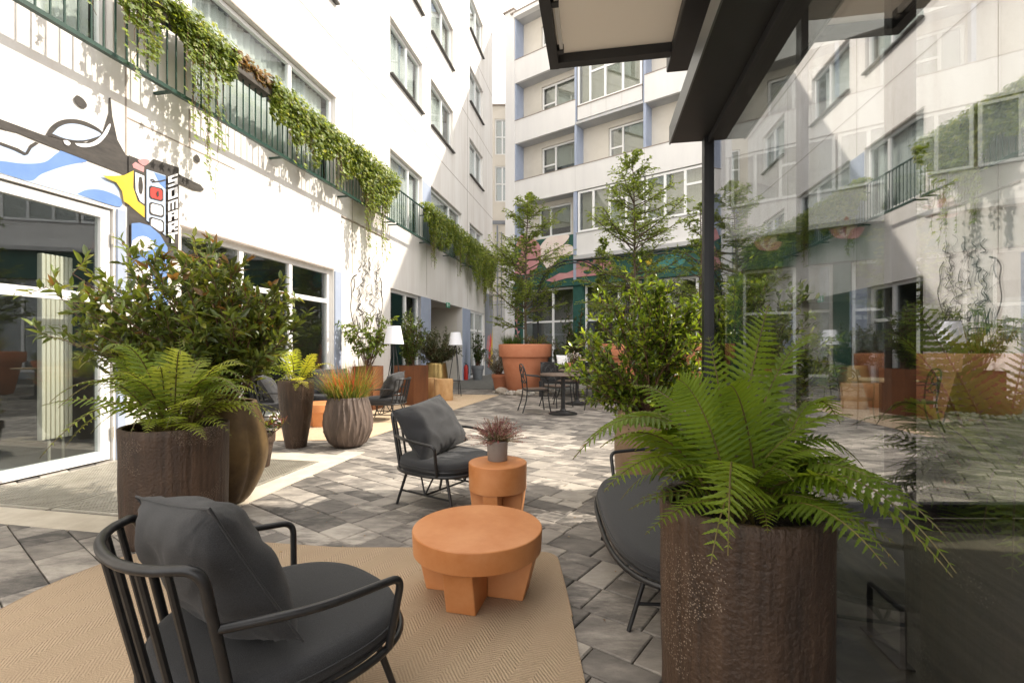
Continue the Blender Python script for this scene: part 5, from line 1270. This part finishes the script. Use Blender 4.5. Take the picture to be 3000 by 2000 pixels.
shrub('photinia_shrub', 'big dark glossy shrub with reddish shoot tips growing from the tall brass planter', (pB.x, pB.y, .86), (pB.x-.42, pB.y+.02, 1.57), (1.14, .75, .79), 120, (.105, .042), PH, (5, 5, 3, 2.2, .03), 12, twigs=10, lt=8, hi=True, spread=.14, tw_len=.30, red=4)
e = empty('photinia_branch', (0, 0, 0)); bpy.data.objects.remove(e)
YG = [leafmat('laurel_a', (.14, .22, .025), rough=.28, trans=.4), leafmat('laurel_b', (.08, .14, .018), rough=.28, trans=.35), leafmat('laurel_c', (.24, .32, .03), rough=.28, trans=.4), leafmat('laurel_d', (.04, .065, .015), rough=.25, trans=.25)]
shrub('laurel_shrub', 'yellow-green glossy shrub in the tan planter, in front of the pavilion post', (pS.x, pS.y, .78), (pS.x-.06, pS.y+.05, 1.26), (.80, .58, .84), 110, (.074, .036), YG, (4, 4, 3, 3), 23, twigs=9, lt=8, hi=True, spread=.1, tw_len=.34)
OL = [leafmat('olive_a', (.07, .095, .05), rough=.5), leafmat('olive_b', (.12, .15, .09), rough=.5), leafmat('olive_c', (.035, .05, .025), rough=.5)]
shrub('bush', 'grey-green round bush in the shiny brass tub by the passage', (pD.x, pD.y, .9), (pD.x-.03, pD.y, 1.40), (.85, .6, .62), 80, (.075, .035), OL, (3, 3, 3), 31, twigs=9, lt=8, spread=.15)
DG = [leafmat('dark_a', (.035, .07, .02), rough=.4), leafmat('dark_b', (.06, .10, .025), rough=.4), leafmat('dark_c', (.02, .04, .015), rough=.4)]
shrub('climber', 'slim dark climbing plant in the rusty box behind the rear armchair', (cB.x, cB.y, .9), (cB.x, cB.y, 1.62), (.36, .3, .80), 48, (.07, .04), [DG[0], DG[1], FL[2]], (3, 4, 2), 33, twigs=8, lt=8, tw_len=.6)
shrub('climber', 'pale green vine with drooping leaves in front of the line portrait', (cA.x, cA.y, .92), (cA.x+.1, cA.y, 1.85), (.95, .2, .34), 22, (.12, .06), [FL[2], leafmat('vine_a', (.13, .18, .03)), DG[1]], (3, 4, 2), 35, twigs=6, lt=6, droop=.5, spread=.1, tw_len=1.0)
shrub('climber', 'narrow dark climber in the grey pot', (pY.x, pY.y, .6), (pY.x, pY.y, 1.35), (.34, .3, .9), 34, (.09, .05), DG, (3, 4, 2), 36, twigs=6, lt=6, tw_len=.5)
SV = [leafmat('silver_a', (.42, .42, .38), rough=.8, trans=.2), leafmat('silver_b', (.25, .25, .22), rough=.8, trans=.2), leafmat('silver_c', (.10, .10, .07), trans=.2)]
shrub('silver_bush', 'silvery white bush in the small terracotta pot', (p6.x-.05, p6.y, .48), (p6.x-.1, p6.y, .95), (.5, .35, .5), 50, (.06, .022), SV, (3, 3, 2), 37, twigs=7, lt=8)
def grass(name, label, base, n, L_, mats, wts, seed, lean=(.1, .9), w_=.006, rad=.18, cat='grass plant', up=1.0):
    e = empty(name, base, 0, label, cat); r = random.Random(seed); mb = MB()
    for i in range(n):
        a = r.uniform(0, 6.28); q = rad*r.random()**.5; p = Vector((q*math.cos(a), q*math.sin(a), 0)); a2 = a+r.gauss(0, .6); le = r.uniform(*lean)*r.random()**.4; l_ = L_*r.uniform(.55, 1.1)
        d = Vector((math.cos(a2)*le, math.sin(a2)*le, up)).normalized(); sd = Vector((-math.sin(a2+r.gauss(0, .8)), math.cos(a2), 0)).normalized()*w_
        m1 = r.choices(range(len(wts)), wts)[0]; prev = None
        for k in range(5):
            t = k/4; c = p+d*(l_*t)+Vector((math.cos(a2), math.sin(a2), 0))*(le*.35*l_*t*t)-Vector((0, 0, le*.4*l_*t*t)); w2 = sd*(1-t)**.6
            cur = (c-w2, c+w2)
            if prev: mb.add([prev[0], prev[1], cur[1], cur[0]], [(0, 1, 2, 3)], (m1 if t < .5 or m1 != 0 else len(wts)) if False else (len(mats)-1 if (t > .6 and i % 4 == 0) else m1))
            prev = cur
    mb.build('blades', mats, e, smooth=False); return e
RG = [leafmat('grass_g', (.10, .16, .03)), leafmat('grass_y', (.30, .28, .06)), leafmat('grass_b', (.28, .20, .09)), leafmat('grass_r', (.42, .07, .05))]
grass('red_grass', 'red-tipped grass tuft in the round ribbed planter', (pK.x, pK.y, .63), 900, .60, RG, (5, 3, 2), 3, lean=(.1, .85), w_=.0055, rad=.24)
HE = [leafmat('heather_p', (.30, .10, .13), trans=.2), leafmat('heather_q', (.42, .24, .24), trans=.2), leafmat('heather_g', (.20, .20, .12), trans=.2), leafmat('heather_w', (.40, .33, .27), trans=.2)]
def heather(base):
    e = empty('heather', base, 0, 'pink and dusty mauve heather in the grey pot on the orange side table', 'heather plant'); r = random.Random(2); mb = MB(); st = MB()
    for i in range(300):
        a = r.uniform(0, 6.28); el = r.uniform(.1, 1.5)**.9; l_ = r.uniform(.11, .215); d = Vector((math.cos(a)*math.cos(el)*1.15, math.sin(a)*math.cos(el)*1.15, math.sin(el)))
        p = Vector((.045*math.cos(a)*math.cos(el), .045*math.sin(a)*math.cos(el), 0)); tip = p+d*l_+Vector((0, 0, -.02 if el < .4 else .01)); st.tube([p, (p+tip)*.5+Vector((0, 0, .01)), tip], .0011, 3, caps=False)
        kind = r.random()
        for k in range(22):
            t = .25+.75*k/22; q = p.lerp(tip, t)+Vector((0, 0, .01*math.sin(t*3.1))); mi = 2 if t < .5 else (0 if kind < .5 else 1 if kind < .8 else 3)
            dd = (d*.6+rvec(r)).normalized(); mb.leaf(q, dd, rvec(r), r.uniform(.008, .014), .005, mi)
    mb.build('flower_spikes', HE, e, smooth=False); st.build('stems', M_twig, e)
heather((hp.x, hp.y, hp.z+.15))
# trees
TR = [leafmat('tree_a', (.14, .205, .055), rough=.45, trans=.5), leafmat('tree_b', (.19, .26, .065), rough=.45, trans=.5), leafmat('tree_c', (.08, .125, .04), rough=.45, trans=.45), leafmat('tree_d', (.20, .27, .05), rough=.45, trans=.45)]
def tree(label, base, z0, top, prof, nb, seed, leaf=.092, tw=9, lt=7, thick=.045):
    """slim hornbeam: prof(t) gives the branch reach at height fraction t"""
    e = empty('hornbeam_tree', base, 0, label, 'tree', 'slim trees in the giant pots'); r = random.Random(seed); mb = MB(); sb = MB(); H = top-z0
    tp = spline([Vector((0, 0, 0)), Vector((r.gauss(0, .03), 0, H*.35)), Vector((r.gauss(0, .05), r.gauss(0, .04), H*.7)), Vector((r.gauss(0, .06), 0, H))], 8)
    sb.tube(tp, [thick*(1-.85*k/len(tp)) for k in range(len(tp))], 8)
    for i in range(nb):
        t = .10+.88*((i+r.random())/nb); f_ = t*(len(tp)-1); k = min(len(tp)-2, int(f_)); p = tp[k].lerp(tp[k+1], f_-k)
        gap = noise.noise(Vector((t*11, seed, 0)))
        reach = prof(t)*r.uniform(.45, 1.25)*(1 if gap > -.08 else .45); a = r.uniform(0, 6.283); el = R(r.uniform(8, 42)); d = Vector((math.cos(a)*math.cos(el), math.sin(a)*math.cos(el), math.sin(el)))
        end = p+d*reach; mid = p+d*(reach*.5)+Vector((0, 0, -.05*reach)); bp = spline([p, mid, end], 5); sb.tube(bp, [.011*(1-.75*q/len(bp))*(reach/.8+.3) for q in range(len(bp))], 4, caps=False)
        twn = max(5, int(tw*1.55*reach))
        for q in range(twn):
            u = .25+.75*(q+r.random())/twn; fi_ = u*(len(bp)-1); k2 = min(len(bp)-2, int(fi_)); b0 = bp[k2].lerp(bp[k2+1], fi_-k2)
            dd = (d*.9+rvec(r)*.8); dd.z *= .6; dd.normalize(); tl = min(.5, .10+reach*.30)*r.uniform(.5, 1.1)*(1.15-u*.5); te = b0+dd*tl
            sb.tube([b0, te], [.003, .0015], 3, caps=False)
            for j in range(lt):
                c = b0.lerp(te, (j+.5)/lt)+rvec(r)*.015; ld = (dd+rvec(r)*.8); ld.z = ld.z*.5-.15; ld.normalize()
                nr = (Vector((0, 0, 1))+rvec(r)*.55).normalized(); mb.leaf(c, ld, nr, leaf*r.uniform(.6, 1.15), leaf*.55, r.choices((0, 1, 2, 3), (4, 4, 3, 1.3))[0])
    mb.build('crown', TR, e, smooth=False); sb.build('trunk', M_bark, e); return e
def pr1(t): return (.25+.95*math.sin(min(1, (1-t)*1.25)*math.pi*.62)) if t > .2 else .55+t*2.2
tree('slim hornbeam tree in the giant pot with pebbles, left of the arches', (pG.x+.02, pG.y, GH-.05), GH-.05, 6.25, lambda t: (1.45*min(1, .4+t*3) if t < .55 else 1.45*max(.16, 1-(t-.55)*2.1)) , 120, 41, tw=11, lt=7)
tree('tallest slim hornbeam tree, in the giant pot behind the yellow-green shrub', (p2.x+.08, p2.y, GH-.05), GH-.05, 6.95, lambda t: (1.7*min(1, .5+t*2.5) if t < .5 else 1.7*max(.15, 1-(t-.5)*1.9)), 125, 52, tw=11, lt=7)
tree('dark slim hornbeam tree beside the pavilion post', (p3.x+.05, p3.y, GH-.05), GH-.05, 5.3, lambda t: 1.0*(1-t)**.6*min(1, .5+t*2.0)+.1, 90, 63, tw=10, lt=7)
tree('thin young hornbeam tree between the two arches', (2.95, 15.4, 0), 0, 5.0, lambda t: .62*(1-t)**.6*min(1, .2+t*2)+.08, 130, 74, thick=.03)
tree('slim hornbeam tree in the pot seen through the pavilion glass', (p4.x, p4.y, 1.2), 1.2, 5.4, lambda t: .9*(1-t)**.6*min(1, .5+t*2.0)+.1, 140, 85)
# underplanting
grass('grass_tuft', 'dark green grass tuft at the left side of the giant pebble-ringed pot', (pG.x-.42, pG.y-.25, GH-.12), 420, .50, [DG[0], DG[1], RG[0]], (3, 3, 2), 6, lean=(.1, .7), w_=.007, rad=.26)
shrub('ground_shrub', 'low bushy plant with rusty tips at the right side of the giant pebble-ringed pot', (pG.x+.30, pG.y-.25, GH-.12), (pG.x+.32, pG.y-.25, GH+.12), (.46, .38, .22), 30, (.05, .022), [DG[1], RG[2], FL[0]], (3, 2, 2), 7, twigs=6, lt=6)
shrub('ground_shrub', 'bushy plants between the giant pebble-ringed pot and the tall middle tree', (1.75, 14.6, .4), (1.75, 14.6, 1.35), (1.0, .5, .62), 46, (.08, .035), DG, (3, 3, 2), 8, twigs=7, lt=7, spread=.6)
shrub('rose_bush', 'dark shrub with pale pink blossoms under the green pillar', (2.0, 15.4, .3), (2.0, 15.4, 2.0), (.55, .45, 1.0), 34, (.08, .045), [DG[0], DG[1], DG[2], leafmat('blossom', (.62, .40, .38))], (4, 4, 3, .5), 9, twigs=7, lt=7, spread=.2)
shrub('ground_shrub', 'leafy plants spilling over the giant pot under the tallest tree', (p2.x, p2.y, GH-.1), (p2.x, p2.y-.1, GH+.15), (.95, .8, .34), 50, (.075, .035), DG, (3, 4, 2), 10, twigs=6, lt=6, spread=.5)
shrub('ground_shrub', 'leafy plants in the giant pot beside the pavilion post', (p3.x, p3.y, GH-.1), (p3.x, p3.y-.1, GH+.3), (.9, .8, .5), 46, (.08, .035), [DG[0], DG[1], FL[2]], (3, 4, 2), 13, twigs=6, lt=6, spread=.5)
grass('grass_tuft', 'feathery grass in the right giant pot seen through the pavilion glass', (p5.x, p5.y, 1.15), 400, .9, [RG[1], RG[0], RG[2]], (3, 2, 2), 14, lean=(.3, 1.0), w_=.012, rad=.4)
for lab, l_, s_ in (('tiny herbs in the pot on the second dark table', (1.42, 11.85, 1.0), .10), ('tiny herbs in the pot on the high light-wood table', (2.12, 12.95, 1.24), .13), ('tiny herbs in the pot seen through the pavilion glass', (5.2, 9.6, 1.0), .16)):
    shrub('herb', lab, l_, (l_[0], l_[1], l_[2]+s_*.7), (s_, s_, s_*.8), 12, (.03, .015), [DG[1], FL[0]], (1, 1), 15, twigs=4, lt=5, spread=.03, stem_r=.003, cat='herb')
shrub('flowers', 'white and pink cut flowers next to the herb pots', (1.72, 13.3, 1.0), (1.72, 13.3, 1.14), (.25, .15, .12), 20, (.05, .04), [M_mwhite, leafmat('blossom2', (.6, .45, .40)), DG[1]], (3, 1, 1), 16, twigs=3, lt=4, spread=.15, cat='flowers')
flower_pot('rust_planter', 'low dark brown pot half hidden behind the brass planter', Vector((-2.98, 5.6, 0)), .19, .40, M_rust)
shrub('sedum_plant', 'small dark pink-leaved plant in the low brown pot behind the brass planter', (-2.98, 5.6, .36), (-2.93, 5.55, .55), (.30, .3, .22), 18, (.06, .035), [leafmat('sed_a', (.16, .06, .06)), FL[0], DG[1]], (3, 2, 2), 17, twigs=5, lt=6, cat='plant')

lr = random.Random(77); lm = MB()
for i in range(90):
    y = lr.uniform(2.2, 9); x = lr.uniform(-2.2-.0*y, 1.2); p_ = Vector((x, y, .006 if not (-2.7 < x < .3 and y < 3.4) else .019)); a_ = lr.uniform(0, 6.28)
    lm.leaf(p_, Vector((math.cos(a_), math.sin(a_), .05)).normalized(), Vector((lr.uniform(-.2, .2), lr.uniform(-.2, .2), 1)), lr.uniform(.012, .032), lr.uniform(.006, .014), lr.choice((0, 1, 2)))
tag(lm.build('fallen_leaves', ML['dry'][:3], smooth=False), kind='stuff')

# arches
def arch(label, x, y, span, h, rz, gap=.5):
    e = empty('garden_arch', (x, y, 0), rz, label, 'arch', 'black metal rose arches'); b = MB()
    for d in (0, gap):
        pts = [Vector((-span/2, d, 0)), Vector((-span/2, d, h-span/2))]+[Vector((-span/2*math.cos(math.pi*k/16), d, h-span/2+span/2*math.sin(math.pi*k/16))) for k in range(1, 16)]+[Vector((span/2, d, h-span/2)), Vector((span/2, d, 0))]
        b.tube(pts, .022, 8)
    b.build('hoop', M_metal, e); b = MB()
    for k in range(1, 8):
        z = k*.42
        if z < h-span/2:
            for s_ in (-1, 1): b.tube([(s_*span/2, 0, z), (s_*span/2, gap, z)], .009, 6)
    for k in (4, 8, 12): a = math.pi*k/16; b.tube([(-span/2*math.cos(a), 0, h-span/2+span/2*math.sin(a)), (-span/2*math.cos(a), gap, h-span/2+span/2*math.sin(a))], .009, 6)
    b.build('rung', M_metal, e)
arch('black metal garden arch above the rose bush, left one', 1.95, 15.0, 2.3, 4.15, R(-6))
arch('black metal garden arch right of the tallest tree', 4.7, 14.4, 2.3, 4.35, R(-6))
b = MB(); b.tube([(1.6, 15.0, 4.13), (6.0, 14.6, 4.36)], .02, 8); tag(b.build('tie_rail', M_metal), 'straight black rail linking the tops of the two garden arches', 'rail')

# ================================================================== LIGHT, WORLD, CAMERA
sv = Vector((1, .15, 1.0)).normalized()
wd = bpy.data.worlds.new('World'); scene.world = wd; wd.use_nodes = True
nt = wd.node_tree
for n in list(nt.nodes): nt.nodes.remove(n)
sk = nt.nodes.new('ShaderNodeTexSky'); sk.sky_type = 'NISHITA'; sk.sun_disc = False
sk.sun_elevation = math.asin(sv.z); sk.sun_rotation = math.atan2(sv.x, sv.y); sk.air_density = 1.0; sk.dust_density = 3.0; sk.ozone_density = 1.0
bg = nt.nodes.new('ShaderNodeBackground'); bg.inputs['Strength'].default_value = .15
tcw = nt.nodes.new('ShaderNodeTexCoord'); cn = nt.nodes.new('ShaderNodeTexNoise'); cn.inputs['Scale'].default_value = 2.2; cn.inputs['Detail'].default_value = 6
crw = nt.nodes.new('ShaderNodeValToRGB'); crw.color_ramp.elements[0].position = .30; crw.color_ramp.elements[1].position = .55; crw.color_ramp.elements[0].color = (.45, .45, .45, 1)
mxw = nt.nodes.new('ShaderNodeMixRGB'); mxw.inputs['Color2'].default_value = (8.2, 7.9, 7.6, 1)
nt.links.new(tcw.outputs['Generated'], cn.inputs[0]); nt.links.new(cn.outputs['Fac'], crw.inputs[0]); nt.links.new(crw.outputs[0], mxw.inputs['Fac'])
ow = nt.nodes.new('ShaderNodeOutputWorld'); nt.links.new(sk.outputs[0], mxw.inputs['Color1']); nt.links.new(mxw.outputs[0], bg.inputs[0]); nt.links.new(bg.outputs[0], ow.inputs[0])
sl = bpy.data.lights.new('sun', 'SUN'); sl.energy = 3.0; sl.angle = R(.6); sl.color = (1.0, .91, .78)
so = bpy.data.objects.new('sun', sl); col.objects.link(so); so.rotation_euler = (-sv).to_track_quat('-Z', 'Y').to_euler()
cam = bpy.data.cameras.new('camera'); co = bpy.data.objects.new('camera', cam); col.objects.link(co)
cam.sensor_width = 36; cam.lens = 36*F/3000; cam.shift_y = 18/3000; cam.clip_start = .05; cam.clip_end = 500
co.location = (0, 0, CH); co.rotation_euler = (R(90), 0, 0); scene.camera = co
scene.view_settings.view_transform = 'Standard'; scene.view_settings.look = 'None'; scene.view_settings.exposure = 1.13; scene.view_settings.gamma = 1
scene.cycles.max_bounces = 10; scene.cycles.transparent_max_bounces = 16; scene.cycles.diffuse_bounces = 5; scene.cycles.glossy_bounces = 5
scene.cycles.use_denoising = True

# bring the layout to real size (eye height 1.22 m)
done = set()
for o in list(scene.objects):
    o.location = o.location*K
    if o.type == 'MESH' and o.data.name not in done:
        done.add(o.data.name); o.data.transform(Matrix.Scale(K, 4))
